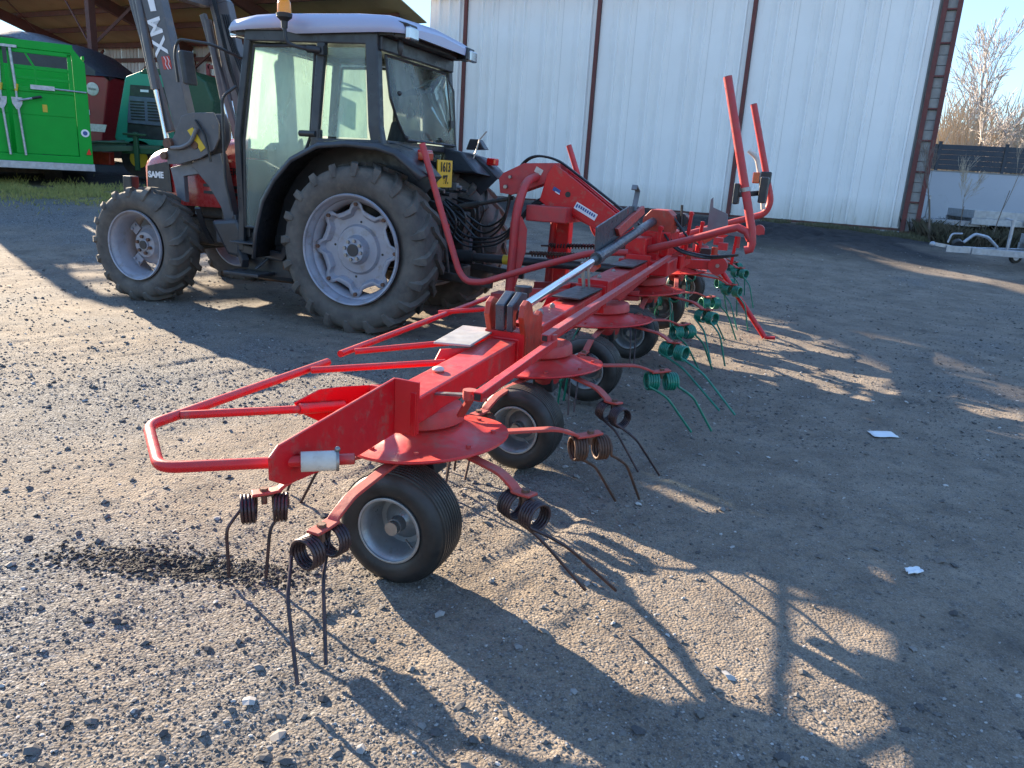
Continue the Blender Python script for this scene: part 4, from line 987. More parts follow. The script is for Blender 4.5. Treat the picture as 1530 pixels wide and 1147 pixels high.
b = MB(); b.prism([(-2.30, 1.95, .93), (-2.30, 1.80, .955), (-2.30, 1.62, .95), (-2.30, 1.60, .925), (-2.30, 1.80, .905)], (-.01, 0, 0)); b.build('reflector', M['amberlens'], ted)

# centre frame with rear pulleys, gearbox and clutter
b = MB(); b.bx(-2.62, -2.2, -.70, .60, .78, .90); b.bx(-2.55, -2.25, -.25, .25, .90, 1.12); b.bx(-2.42, -2.25, .35, .62, .78, 1.08); b.bx(-2.42, -2.25, -.75, -.5, .78, 1.08); b.build('centre_frame', M['red'], ted, bevel=.012)
b = MB(); b.prism([(-2.30, .22, 1.10), (-2.55, .22, 1.10), (-2.57, .22, 1.24), (-2.50, .22, 1.30), (-2.36, .22, 1.30), (-2.29, .22, 1.22)], (0, -.25, 0)); b.build('gearbox_hood', M['orangered'], ted, bevel=.01)
b = MB(); b.cyl((-2.60, .1, 1.22), (-2.60, -.06, 1.22), .06, 18); b.build('black_drum', M['plastic'], ted, bevel=.006)
for (x, y, z0_, z1_) in ((-2.48, .45, .85, 1.18), (-2.66, .05, .88, 1.30), (-2.7, -.45, .9, 1.2), (-2.95, -1.3, .75, 1.05)):
    b = MB(); b.beam((x, y, z0_), (x-.02, y, z1_), .03, .03, up=(1,0,0)); b.cyl((x-.02, y+.03, z1_-.02), (x-.02, y-.03, z1_-.02), .02, 8); b.build('upright_bar', M['red'], ted, bevel=.003)
b = MB(); b.prism([(-2.75, -.6, 1.12), (-2.75, -.6, 1.40), (-2.77, -.6, 1.42), (-2.78, -.6, 1.33), (-2.92, -.6, 1.28), (-2.94, -.6, 1.14)], (0, .02, 0)); b.beam((-2.7, -.6, 1.12), (-3.1, -.6, 1.10), .05, .04); b.build('grey_latch_plate', M['loaderlt'], ted)
b = MB(); b.beam((-2.7, -.9, 1.10), (-3.25, -.95, 1.12), .04, .04); b.beam((-3.02, -.95, .95), (-3.02, -.95, 1.16), .03, .03, up=(1,0,0)); b.cyl((-3.2, -.98, 1.14), (-3.2, -.9, 1.14), .05, 12); b.build('far_latch', M['fadedred'], ted)
# rear transverse supports and parking leg
pdc = V((-2.820,-1.250,0.728))
b = MB(); b.beam((pdc.x, -1.33, pdc.z), (-2.35, -1.33, pdc.z-.02), .10, .10); b.build('rear_outrigger', M['fadedred'], ted, bevel=.01)
b = MB(); b.cyl(pdc, pdc + V((0, -.12, 0)), .095, 28); pu = b.build('pivot_disc', M['fadedred'], ted, bevel=.006)
b = MB(); b.cyl(pdc + V((0, .015, 0)), pdc, .020, 10); b.build('bolt', M['steel'], pu)
fx = V((-3.390,-1.195,0.070)); fx.z = gz(*(TM @ fx).xy)+.02
b = MB(); b.tube([pdc + V((-.02, -.06, -.03)), fx], .028, 12); b.tube([fx, fx + V((-.10,0,.006))], .018, 8); b.build('parking_leg', M['red'], ted)
# rear guard bars: two U shapes with upright ends, lamps on them
y = .55
b = MB(); b.tube(fillet([(-2.45, y+.1, .965), (-2.75, y+.06, 1.05), (-3.235, y+.02, 1.215), (-3.245, y, 1.06), (-3.245, y, 1.06), (-3.20, y-.05, 1.50), (-2.885, y-.1, 2.345)], .07, 6)[:], .033, 16); 
b = MB(); pts = fillet([(-2.45, .55, .985), (-3.02, .60, 1.19), (-3.235, .62, 1.235), (-3.255, .62, 1.05), (-3.19, .60, 1.30), (-2.89, .55, 2.335)], .035, 5)
b = MB(); b.tube([V(p) for p in ((-2.35, .50, .96), (-2.75, .56, 1.09), (-3.06, .60, 1.205), (-3.13, .61, 1.225), (-3.20, .62, 1.20), (-3.235, .62, 1.14))], .031, 14)
rg1 = b.build('rear_guard_bar', M['fadedred'], ted)
b = MB(); b.tube([V(p) for p in ((-3.205, .62, 1.055), (-3.245, .62, 1.068), (-3.252, .62, 1.11), (-3.235, .62, 1.22), (-2.90, .57, 2.335))], .033, 16); b.pipe_end((-2.90, .57, 2.335), (.30, -.04, 1), .033, .028); b.build('upright_bar', M['fadedred'], rg1)
b = MB(); b.tube([(-3.152, .607, 1.50), (-3.144, .606, 1.53)], .037, 16); b.build('band_clamp', M['steel'], rg1)
b = MB(); b.bx(-3.30, -3.24, .30, .50, 1.42, 1.62); b.bx(-3.10, -3.06, .45, .62, 1.40, 1.56); b.beam((-3.07, .5, 1.47), (-3.27, .4, 1.5), .04, .04); b.build('lamp_box', M['plastic'], rg1, bevel=.01)
b = MB(); b.tube(fillet([(-2.35, -.65, .98), (-2.63, -.78, 1.085), (-3.24, -.82, 1.30), (-3.275, -.82, 1.42), (-3.0, -.80, 2.27)], .09, 6), .030, 14); b.pipe_end((-3.0, -.80, 2.27), (.3, 0, 1), .030, .025); rg2 = b.build('rear_guard_bar', M['fadedred'], ted)
b = MB(); b.tube(fillet([(-3.22, -.74, 1.34), (-3.18, -.72, 1.55), (-3.10, -.72, 1.80), (-3.02, -.72, 1.86)], .05), .022, 10); b.build('wrapped_cable', M['sleeve'], rg2)
b = MB(); b.bx(-3.25, -3.16, -.80, -.68, 1.57, 1.68); b.build('lamp_box', M['plastic'], rg2, bevel=.01)
b = MB(); b.bx(-3.15, -3.09, -.76, -.68, 1.57, 1.67); b.build('lamp_glass', M['amberlens'], rg2, bevel=.008)
# front guard bars
for (y, far) in ((.90, 0), (-.85, 1)):
    b = MB(); b.tube(fillet([(-.485, y, 1.722), (-.655, y, 1.259), (-.875, y, .68), (-.95, y, .60), (-1.10, y, .605), (-1.516, y, .765), (-2.03, y*.9, .945), (-2.30, y*.8, .96)] if not far else [(-1.24, y, 1.83), (-1.44, y, 1.359), (-1.60, y, .95), (-1.9, y, .85), (-2.35, y, .92)], .10, 6), .028, 14)
    if not far: b.pipe_end((-.485, y, 1.722), (.17, 0, .46), .028, .022)
    b.build('front_guard_bar', M['fadedred'], ted)

# headstock: arch, tower and swing arm
b = MB()
b.tube(fillet([(-1.17, .42, .46), (-1.19, .41, 1.20), (-1.22, .30, 1.46), (-1.25, .08, 1.51)], .16, 7), .040, 16)
b.prism([(-1.14, .40, .50), (-1.14, .40, 1.10), (-1.24, .40, 1.16), (-1.30, .40, 1.05), (-1.30, .40, .85), (-1.22, .40, .52)], (0, .012, 0))
b.tube(fillet([(-1.27, -.42, .46), (-1.30, -.41, 1.20), (-1.27, -.30, 1.46), (-1.25, -.08, 1.51)], .16, 7), .044, 16)
b.build('headstock_arch', M['fadedred'], ted)
b = MB(); b.prism([(-1.06, .42, .28), (-1.14, .42, .48), (-1.30, .42, .48), (-1.36, .42, .42), (-1.22, .42, .27)], (0, .014, 0)); b.prism([(-1.06, .34, .28), (-1.14, .34, .48), (-1.30, .34, .48), (-1.36, .34, .42), (-1.22, .34, .27)], (0, .014, 0)); b.bx(-1.20, -1.02, .30, .50, .40, .46); b.build('hitch_plate', M['fadedred'], ted, bevel=.004)
b = MB(); b.prism([(-1.06, -.42, .28), (-1.14, -.42, .48), (-1.30, -.42, .48), (-1.36, -.42, .42), (-1.22, -.42, .27)], (0, .014, 0)); b.build('hitch_plate', M['fadedred'], ted)
for dy in (.09, -.11):
    b = MB(); b.prism([(-.90, dy, 1.34), (-.88, dy, 1.47), (-.92, dy, 1.52), (-1.12, dy, 1.62), (-1.46, dy, 1.64), (-1.50, dy, 1.50), (-1.30, dy, 1.44), (-1.02, dy, 1.33)], (0, .016, 0)); b.build('top_link_plate', M['fadedred'], ted, bevel=.004)
b = MB(); b.cyl((-.96, -.14, 1.40), (-.96, .14, 1.40), .018, 10); b.cyl((-1.0, -.14, 1.49), (-1.0, .14, 1.49), .014, 10); b.build('top_pin', M['steel'], ted)
for dy in (.10, -.125):
    b = MB(); b.prism([(-1.42, dy, 1.63), (-1.36, dy, 1.54), (-1.30, dy, 1.30), (-1.36, dy, 1.26), (-1.62, dy, 1.20), (-2.05, dy, .98), (-2.16, dy, 1.00), (-2.14, dy, 1.18), (-2.05, dy, 1.22), (-1.60, dy, 1.52)], (0, .025, 0)); pa = b.build('swing_arm_side', M['red'], ted, bevel=.006)
    if dy > 0:
        hole = MB(); hole.cyl((-1.57, .126, 1.37), (-1.57, .129, 1.37), .026, 20); hole.build('round_hole', M['ink'], pa)
        xd = V((-.44, 0, -.215)).normalized(); zd = V((-.215*1, 0, .44)).normalized()
        def decal(c, w_, h_, mt, nm):
            c = V(c); q = MB(); q.prism([c - xd*w_/2 - zd*h_/2, c + xd*w_/2 - zd*h_/2, c + xd*w_/2 + zd*h_/2, c - xd*w_/2 + zd*h_/2], (0, .002, 0)); return q.build(nm, mt, pa)
        decal((-1.75, .126, 1.235), .225, .062, M['white'], 'sticker')
        text('lettering', 'SERVICE-TEL.', (-1.74, .129, 1.252), xd, zd, .030, M['blueink'], pa, bold=.0008) if False else None
        for k in range(9):
            q = MB(); cc = V((-1.75, .1285, 1.235)) + xd*(-.095 + k*.023) + zd*(.006 if k else 0); hh = .034 if k == 0 else .026
            q.prism([cc - xd*.008 - zd*hh/2, cc + xd*.008 - zd*hh/2, cc + xd*.006 + zd*hh/2, cc - xd*.009 + zd*hh/2], (0, .001, 0)); q.build('print_mark', M['blueink'], pa)
        decal((-1.46, .126, 1.40), .075, .036, M['blueink'], 'sticker'); decal((-1.47, .1265, 1.378), .05, .010, M['white'], 'sticker')
        decal((-1.27, .107, 1.56), .075, .05, M['sleeve'], 'sticker')
b = MB(); b.prism([(-1.40, -.10, 1.60), (-1.60, -.10, 1.505), (-2.05, -.10, 1.205), (-2.05, -.10, 1.16), (-1.55, -.10, 1.45), (-1.38, -.10, 1.55)], (0, .04, 0)); b.hexa([(-1.36, -.10, 1.27), (-1.36, .10, 1.27), (-2.10, .10, .99), (-2.10, -.10, .99), (-1.36, -.10, 1.29), (-1.36, .10, 1.29), (-2.10, .10, 1.01), (-2.10, -.10, 1.01)]); b.build('swing_arm_web', M['red'], ted)
b = MB(); b.bx(-1.62, -1.24, -.36, .30, 1.12, 1.26); b.build('tower_beam', M['fadedred'], ted, bevel=.01)
b = MB(); b.bx(-1.49, -1.36, -.40, -.26, .42, 1.12); b.build('tower_post', M['red'], ted, bevel=.012)
b = MB()
b.beam((-1.15, .38, .46), (-2.35, .30, .56), .07, .09); b.beam((-1.15, -.36, .44), (-2.35, -.30, .54), .07, .09); b.beam((-1.5, .34, .48), (-1.5, -.36, .47), .08, .09); b.beam((-2.2, .5, .58), (-2.2, -.5, .58), .10, .10); b.beam((-2.25, .28, .55), (-2.25, .28, .82), .09, .09, up=(1,0,0)); b.beam((-2.25, -.28, .55), (-2.25, -.28, .82), .09, .09, up=(1,0,0))
b.build('lower_frame', M['fadedred'], ted, bevel=.008)
for (p, q) in (((-1.22, .05, .80), (-1.95, .05, .84)), ((-1.30, -.28, .86), (-2.1, -.24, .92))):
    b = MB(); p, q = V(p), V(q); d_ = (q-p); n = 26*8; _, s1, u1 = frame_from(d_)
    b.tube([p + d_*(k/n) + (s1*cos(2*pi*k/8) + u1*sin(2*pi*k/8))*.022 for k in range(n+1)], .0075, 6)
    b.cyl(p - d_.normalized()*.09, q, .010, 8); b.build('tension_spring', M['tinerust'] if p.y > 0 else M['tine'], ted)
b = MB(); b.cyl((-1.95, -.24, .90), (-2.2, -.22, .92), .045, 16); b.build('bellows', M['plastic'], ted)
b = MB(); b.cyl((-.40, .0, .70), (-2.25, .0, .74), .043, 18); pto = b.build('drive_shaft', M['plastic'], ted)
b = MB(); b.cyl((-.935, .0, .712), (-1.06, .0, .714), .0475, 20); b.build('yellow_band', M['yellowpl'], pto)
b = MB(); b.cyl((-.36, 0, .70), (-.62, 0, .705), .065, 18); b.build('shaft_guard_cone', M['plastic'], pto)
b = MB(); b.bar(fillet([(-1.98, .10, .99), (-1.96, .10, .90), (-1.98, .10, .84)], .03), .03, .02, up=(0,1,0)); b.build('bent_link', M['sleeve'], ted)
# hoses on the headstock and along the arm
b = MB()
for k in range(3):
    o = .022*k
    b.tube(fillet([(-.30, -.05+o*3, 1.22), (-.72, -.02+o*2, .98-o*3), (-.95, .03+o, 1.12-o*2), (-1.0, .02+o, 1.50), (-1.15, o, 1.70), (-1.40, o*.6, 1.68), (-1.7, -.02+o*.5, 1.49), (-2.2, .02+o*.5, 1.18), (-2.35, .02+o, 1.05)], .13, 7), .011, 7)
for k in range(3):
    b.tube(fillet([(-.35, .12+.04*k, 1.15-.04*k), (-.55, .14, .90-.05*k), (-.95, .15, .92-.03*k), (-1.25, .10, 1.30-.02*k), (-1.42, .05, 1.36-.03*k)], .14, 7), .010, 7)
b.build('hydraulic_hoses', M['hose'], ted)
b = MB()
for k in range(2): b.tube(fillet([(-2.45, .2-.1*k, 1.15), (-2.62, .35-.1*k, .98), (-2.9, .3, .93+.02*k), (-3.15, .45, 1.0)], .1, 5), .010, 6)
b.tube(fillet([(-2.55, .2, 1.25), (-2.7, .3, 1.10), (-2.72, -.3, 1.0)], .06), .010, 6)
b.tube([(-2.62, .15, 1.12), (-2.60, .12, 1.35)], .012, 6)
b.build('rear_hoses', M['hose'], ted)
for k in range(14):
    x = -2.3 - random.random()*.55; y = random.uniform(-2.2, .6); z = random.uniform(.86, 1.02)
    b = MB(); t_ = k % 3
    if t_ == 0: b.cyl((x, y, z-.06), (x, y, z+.05), .03, 12)
    elif t_ == 1: b.bx(x-.05, x+.05, y-.04, y+.04, z-.05, z+.03)
    else: b.beam((x, y, z-.04), (x-.12, y-.05, z+.05), .02, .05)
    b.build('small_bracket', M[('red', 'fadedred', 'orangered', 'plastic')[k % 4]], ted, bevel=.004)

# ================================================================ green livestock trailer, seen from behind (left edge)
M['trgreen'] = mat('bright_green_paint', (.002,.33,.035), .45, c2=(.002,.30,.032), n_scale=3, spec=.2, rough_var=.05)
M['galv'] = mat('galvanised_steel', (.42,.44,.48), .4, metal=.5, c2=(.30,.32,.35), n_scale=14, dirt=(.3,.29,.27), dirt_amt=.2, dirt_scale=12)
xR, yT = -7.62, 14.0
gT = gz(-8.5, 14.3)
trl = thing('livestock_trailer', 'bright green livestock trailer seen from the rear with two galvanised door bars, left edge', 'trailer', (xR-1.15, yT, gT), org=(xR-1.15, yT, gT))
zb, zt = 1.22, 3.10
W_ = 2.32; xL = xR - W_
b = MB(); b.bx(xL, xR+.02, yT-.02, yT+.05, 1.08, 1.20); b.build('rear_bar', M['galv'], trl, bevel=.006)
b = MB()
b.bx(xL+.02, xR, yT+.02, yT+3.6, 1.14, 1.24); b.bx(xR-.05, xR, yT+.05, yT+3.6, zb, 2.35); b.bx(xL, xL+.05, yT+.05, yT+3.6, zb, 2.35)
b.build('body', M['trgreen'], trl)
# side rails
for z in (2.5, 2.72, 2.95):
    for xx in (xL+.03, xR-.03):
        b = MB(); b.bx(xx-.02, xx+.02, yT+.05, yT+3.6, z-.03, z+.03); b.build('side_rail', M['trgreen'], trl)
b = MB(); b.bx(xL+.05, xR-.05, yT+3.5, yT+3.6, zb, zt-.1); b.build('front_wall', M['trgreen'], trl)
b = MB()   # rear frame with chamfered corners
b.prism([(xR-.20, yT, zb), (xR, yT, zb), (xR-.01, yT, 2.86), (xR-.16, yT, 3.06), (xR-.22, yT, 3.06), (xR-.20, yT, 2.9)], (0, .10, 0))
b.prism([(xL+.20, yT, zb), (xL, yT, zb), (xL+.01, yT, 2.86), (xL+.16, yT, 3.06), (xL+.22, yT, 3.06), (xL+.20, yT, 2.9)][::-1], (0, .10, 0))
b.prism([(xL+.16, yT-.002, 3.0), (xR-.16, yT-.002, 3.0), (xR-.18, yT-.002, 3.13), (xL+.18, yT-.002, 3.13)], (0, .104, 0))
b.bx(xL, xR, yT+.001, yT+.11, 1.201, 1.32)
b.build('rear_frame', M['trgreen'], trl, bevel=.006)
xm = (xL+xR)/2
for sgn in (-1, 1):
    x0, x1 = (xm+.03, xR-.21) if sgn > 0 else (xL+.21, xm-.03)
    b = MB(); b.bx(x0, x1, yT+.02, yT+.06, 1.33, 1.95); b.bx(x0, x1, yT+.02, yT+.06, 1.965, 2.33); b.bx(x0, x1, yT+.03, yT+.05, 1.94, 1.97)
    b.bx(x0, x1, yT+.0, yT+.05, 2.33, 2.40); b.bx(x0, x0+.06, yT, yT+.05, 2.4, 2.98); b.bx(x1-.06, x1, yT, yT+.05, 2.4, 2.98); b.bx(x0, x1, yT, yT+.05, 2.93, 2.99)
    b.bx(x0+.06, x1-.06, yT+.005, yT+.045, 2.52, 2.56); b.bx(x0+.06, x1-.06, yT+.005, yT+.045, 2.68, 2.73)
    xa = x0+.38 if sgn > 0 else x1-.38
    b.beam((xa, yT+.025, 2.40), (xa, yT+.025, 2.72), .045, .03, up=(1,0,0)); b.beam((xa, yT+.025, 2.71), (xa-.12*sgn, yT+.025, 2.93), .04, .03, up=(1,0,0))
    dr = b.build('rear_door', M['trgreen'], trl, bevel=.004)
    b = MB(); xx = xm+.11*sgn; b.tube([(xx+.03*-1*sgn, yT-.03, 2.98), (xx, yT-.03, 2.35)], .024, 10); b.tube([(xx, yT-.03, 2.2), (xx+.05, yT-.03, 1.30)], .020, 10)
    b.prism([(xx-.08, yT-.045, 2.22), (xx+.08, yT-.045, 2.22), (xx+.07, yT-.045, 2.12), (xx+.02, yT-.045, 2.03), (xx-.02, yT-.045, 2.03), (xx-.07, yT-.045, 2.12)], (0, .02, 0))
    b.tube([(xx+.02*sgn, yT-.05, 2.17), (xx+.24*sgn, yT-.06, 2.23)], .018, 8); b.tube([(xx, yT-.03, 2.35), (xx, yT-.03, 2.18)], .018, 8)
    b.build('locking_bar', M['galv'], dr)
    b = MB(); b.tube([(xx+.22*sgn, yT-.06, 2.225), (xx+.36*sgn, yT-.065, 2.26)], .022, 8); b.build('bar_grip', M['plastic'], dr)
    b = MB(); b.tube([(xx+.02, yT-.03, 2.43), (xx+.0, yT-.03, 2.32)], .026, 10); b.build('orange_band', M['yellowpl'], dr)
    b = MB(); x2 = xm+.32*sgn; x3 = xR-.02 if sgn > 0 else xL+.02; b.bx(min(x2, x2+.35*sgn), max(x2, x2+.35*sgn), yT-.04, yT-.005, 2.37, 2.44); b.tube([(x2, yT-.02, 2.41), (x3, yT-.02, 2.39)], .014, 8); b.build('slide_bolt', M['galv'], dr)
    b = MB(); x2 = xm+.50*sgn; b.bx(x2-.035, x2+.035, yT+.012, yT+.0185, 2.02, 2.14); b.build('sticker', M['yellowpl'], dr)
b = MB(); b.bx(xm-.18, xm+.18, yT-.05, yT-.004, 2.99, 3.03); b.build('bar_bracket', M['galv'], trl)
text('lettering', 'GE', (xm-.50, yT+.008, 2.22), (1,0,0), (0,0,1), .13, M['white'], trl, bold=.002)
b = MB(); b.cyl((xR-.09, yT-.012, 1.72), (xR-.09, yT, 1.72), .065, 20); sk = b.build('round_sticker', M['white'], trl)
b = MB(); b.cyl((xR-.09, yT-.016, 1.72), (xR-.09, yT-.0125, 1.72), .036, 16); b.build('round_print', M['blueink'], sk)
b = MB(); b.prism([(xR-.10, yT-.03, 1.36), (xR-.02, yT-.03, 1.36), (xR-.05, yT-.03, 1.47)], (0, .028, 0)); b.build('tail_lamp', M['redlens'], trl)
for (xx, yy) in ((xR-.62, yT+1.6), (xL+.42, yT+1.6), (xR-.62, yT+2.6), (xL+.42, yT+2.6)):
    g_ = .72
    b = MB(); b.lathe([(0, -.10), (.2, -.10), (.24, -.14), (.36, -.15), (.40, -.10), (.405, 0), (.40, .10), (.36, .15), (.24, .14), (.2, .10), (0, .10)], (xx, yy, g_+.40), (1,0,0), 32); b.build('wheel', M['rubber2'], trl)
b = MB(); b.beam((xL+.4, yT+1.6, gT+.45), (xR-.6, yT+1.6, gT+.45), .09, .09); b.beam((xL+.4, yT+2.6, gT+.45), (xR-.6, yT+2.6, gT+.45), .09, .09); b.build('axle', M['chassis'], trl)

_pr = V((xR, yT, 0)); _q = V((xR-1.15, yT, gT)); _rz = radians(31)
_d = _q - _pr; _s = 1.15
trl.location = ((_pr.x + _d.x*cos(_rz))*_s, (_pr.y + _d.x*sin(_rz))*_s, 1.55 + (gT - 1.55)*_s); trl.rotation_euler = (0, 0, _rz); trl.scale = (_s, _s, _s)
# ================================================================ red mixer wagon under a black tarpaulin
M['wagonred'] = mat('dark_red_wagon', (.26,.010,.016), .4, c2=(.21,.012,.016), n_scale=2, dirt=(.12,.05,.04), dirt_amt=.15, dirt_scale=5)
M['tarp'] = mat('black_tarpaulin', (.010,.014,.022), .45, c2=(.02,.026,.036), n_scale=3, bump=.5, bump_scale=7)
g = gz(-11, 19)
WAG0 = len(bpy.data.objects)
wag = thing('forage_wagon', 'dark red forage wagon covered by a black tarpaulin, between green trailer and green baler', 'wagon', (-11, 19, g), org=(-11, 19, g))
b = MB(); b.prism([(-9.30, 18.0, 3.0), (-9.55, 18.0, 1.62), (-9.9, 18.0, 1.5), (-13.4, 18.0, 1.5), (-13.4, 18.0, 3.05)], (0, 2.3, 0)); body = b.build('body', M['wagonred'], wag, bevel=.03)
b = MB(); b.prism([(-9.42, 17.99, 1.98), (-9.48, 17.99, 1.82), (-11.4, 17.99, 1.84), (-11.4, 17.99, 2.0)], (0, .01, 0)); b.build('white_band', M['sleeve'], body)
text('lettering', 'RGY', (-10.12, 17.985, 1.90), (1,0,0), (0,0,1), .10, M['ink'], body)
b = MB(); b.lathe([(0, .012), (.12, .012), (.14, 0)], (-9.68, 17.99, 2.72), (0,-1,0), 24); em = b.build('oval_badge', M['sleeve'], body); em.scale = (1, 1, 1)
text('lettering', 'Vicon', (-9.68, 17.97, 2.72), (1,0,0), (0,0,1), .075, M['ink'], body)
b = MB(); b.prism([(-10.5, 17.99, 2.42), (-10.5, 17.99, 2.38), (-10.0, 17.99, 2.50), (-10.0, 17.99, 2.54)], (0, .01, 0)); b.build('stripe', M['sleeve'], body)
b = MB(); b.bx(-10.02, -9.78, 17.985, 17.99, 2.17, 2.28); b.build('sticker', M['white'], body)
rows = []
for i in range(15):
    x = -13.4 + i*(4.12/14); k = i/14
    zt_ = 3.55 - .1*sin(k*9) if k < .78 else 3.55 - (k-.78)/.22*.52
    if k < .75: zt_ = 3.78 - .10*sin(k*11)
    else: zt_ = 3.72 - (k-.75)/.25*.70
    rows.append([(x, 17.96, 3.0), (x, 17.97, zt_-.22*(1-k*.5)), (x, 18.35, zt_), (x, 19.15, zt_+.12*(1-k)), (x, 20.0, zt_-.05), (x, 20.34, 3.0)])
b = MB(); b.grid(rows); b.add(rows[-1], [tuple(range(6))[::-1]]); b.build('tarpaulin', M['tarp'], wag)
for xx in (-11.0, -12.3):
    b = MB(); b.lathe([(0, -.15), (.3, -.15), (.5, -.2), (.55, 0), (.5, .2), (.3, .15), (0, .15)], (xx, 18.1, gz(xx, 18)+.55), (0,1,0), 28); b.build('wheel', M['rubber2'], wag)
b = MB(); b.bx(-13, -9.9, 18.3, 20, 1.25, 1.5); b.build('frame', M['chassis'], wag)

wag.scale = (22/18.0,)*3
_k = 22/18.0; wag.location = (-11*_k, 19*_k, 1.55 + (g-1.55)*_k)
# ================================================================ green baler
M['teal'] = mat('teal_green_panel', (.03,.27,.17), .4, c2=(.028,.23,.15), n_scale=2, dirt=(.1,.2,.15), dirt_amt=.15)
M['dkgreen'] = mat('dark_green_panel', (.010,.065,.024), .5, c2=(.008,.05,.02), n_scale=2, dirt=(.08,.09,.05), dirt_amt=.2)
M['louvre'] = mat('blue_grey_louvre', (.10,.125,.17), .5)
g = gz(-8.4, 18.5)
bal = thing('round_baler', 'green round baler with grey louvred panel and drawbar, parked under the hangar roof', 'baler', (-8.2, 18.5, g), org=(-8.2, 18.5, g))
b = MB(); b.prism([(-8.95, 18.0, 3.02), (-9.28, 18.0, 1.72), (-9.2, 18.0, 1.55), (-7.75, 18.0, 1.50), (-7.55, 18.0, 2.2), (-7.7, 18.0, 3.1), (-8.6, 18.0, 3.16)], (0, 1.6, 0)); bb = b.build('body', M['teal'], bal, bevel=.04)
b = MB(); b.prism([(-8.62, 17.99, 3.10), (-8.50, 17.99, 3.22), (-8.0, 17.99, 3.24), (-7.8, 17.99, 3.10)], (0, 1.2, 0)); b.build('top_hatch', M['dkgreen'], bb, bevel=.02)
b = MB(); b.prism([(-8.82, 17.97, 2.86), (-8.95, 17.97, 1.95), (-8.97, 17.97, 1.75), (-8.05, 17.97, 1.72), (-8.0, 17.97, 2.85)], (0, .02, 0)); b.build('recess', M['plastic'], bb)
b = MB(); b.prism([(-8.85, 17.93, 2.62), (-8.93, 17.93, 2.05), (-8.10, 17.93, 2.02), (-8.05, 17.93, 2.60)], (0, .035, 0)); lp = b.build('louvre_panel', M['louvre'], bb, bevel=.01)
for q in range(2):
    for k in range(7):
        b = MB(); x0 = -8.83 + q*.38; z = 2.12 + k*.062; b.bx(x0+.0, x0+.31, 17.918, 17.93, z, z+.03); b.build('slat', M['ink'], lp)
b = MB(); b.bx(-8.6, -8.42, 17.955, 17.965, 2.72, 2.77); b.build('sticker', M['white'], bb)
b = MB(); b.bx(-9.15, -7.8, 17.9, 18.02, 1.60, 1.72); b.build('lower_guard', M['teal'], bb, bevel=.01)
b = MB(); b.prism([(-7.72, 17.6, 3.18), (-7.78, 17.6, 1.4), (-6.95, 17.6, 1.4), (-6.85, 17.6, 2.6), (-7.0, 17.6, 3.0), (-7.3, 17.6, 3.2)], (0, 1.9, 0)); sp = b.build('side_panel', M['dkgreen'], bal, bevel=.05)
b = MB(); b.cyl((-8.7, 17.9, g+.45), (-8.7, 18.3, g+.45), .40, 24); b.build('wheel', M['rubber2'], bal); 
b = MB(); b.cyl((-8.7, 17.88, g+.45), (-8.7, 17.9, g+.45), .20, 20); b.build('wheel_rim', M['yellowpl'], bal)
b = MB(); b.cyl((-7.2, 17.5, g+.5), (-7.2, 17.8, g+.5), .48, 24); b.build('wheel', M['rubber2'], bal)
b = MB(); b.beam((-8.9, 17.7, 1.62), (-10.0, 16.6, 1.40), .12, .12); b.beam((-8.1, 17.7, 1.55), (-9.6, 16.8, 1.42), .12, .12); b.beam((-8.45, 17.3, 1.85), (-8.45, 17.3, 1.05), .09, .09, up=(1,0,0)); b.beam((-8.8, 17.4, 1.45), (-7.9, 17.4, 1.48), .08, .12); b.tube([(-8.7, 17.5, 1.62), (-9.2, 17.1, 1.6), (-9.8, 16.7, 1.45)], .03, 8); b.beam((-8.7, 17.25, 1.80), (-8.2, 17.25, 1.80), .05, .05)
b.build('drawbar', M['dkgreen'], bal, bevel=.01)
b = MB(); b.bx(-9.8, -9.2, 17.6, 17.8, 1.12, 1.4); b.build('pickup_guard', M['orangered'], bal, bevel=.02)

# machines further inside the hangar
g = gz(-7.5, 22)
mc = thing('forage_machine', 'dark green machine standing deep in the hangar behind the loader arm', 'farm machine', (-7.2, 22, g), org=(-7.2, 22, g))
b = MB(); b.prism([(-8.2, 21.5, 3.30), (-8.3, 21.5, 1.6), (-6.6, 21.5, 1.6), (-6.55, 21.5, 2.6), (-6.9, 21.5, 3.2)], (0, 1.4, 0)); b.build('body', M['dkgreen'], mc, bevel=.05)
b = MB(); b.cyl((-7.4, 21.3, g+.5), (-7.4, 21.7, g+.5), .5, 24); b.build('wheel', M['rubber2'], mc)
mc = thing('red_hopper_machine', 'dark red machine with open frame standing at the back of the hangar', 'farm machine', (-8.6, 26, 1.1), org=(-8.6, 26, 1.1))
b = MB(); b.prism([(-10.6, 26, 3.9), (-10.4, 26, 2.6), (-7.2, 26, 2.4), (-7.0, 26, 3.7)], (0, 1.8, 0)); b.bx(-10.2, -7.3, 26.2, 27.6, 1.7, 2.3); b.build('hopper', M['wagonred'], mc, bevel=.03)
b = MB(); b.beam((-7.3, 25.9, 1.1), (-7.2, 25.9, 4.4), .10, .10, up=(1,0,0)); b.beam((-10.2, 25.9, 1.1), (-10.2, 25.9, 4.2), .10, .10, up=(1,0,0)); b.beam((-10.2, 25.9, 4.1), (-7.2, 25.9, 4.3), .1, .1); b.build('frame', M['wagonred'], mc)
b = MB(); b.cyl((-8.0, 26, 1.65), (-8.0, 26.4, 1.65), .55, 24); b.build('wheel', M['rubber2'], mc)

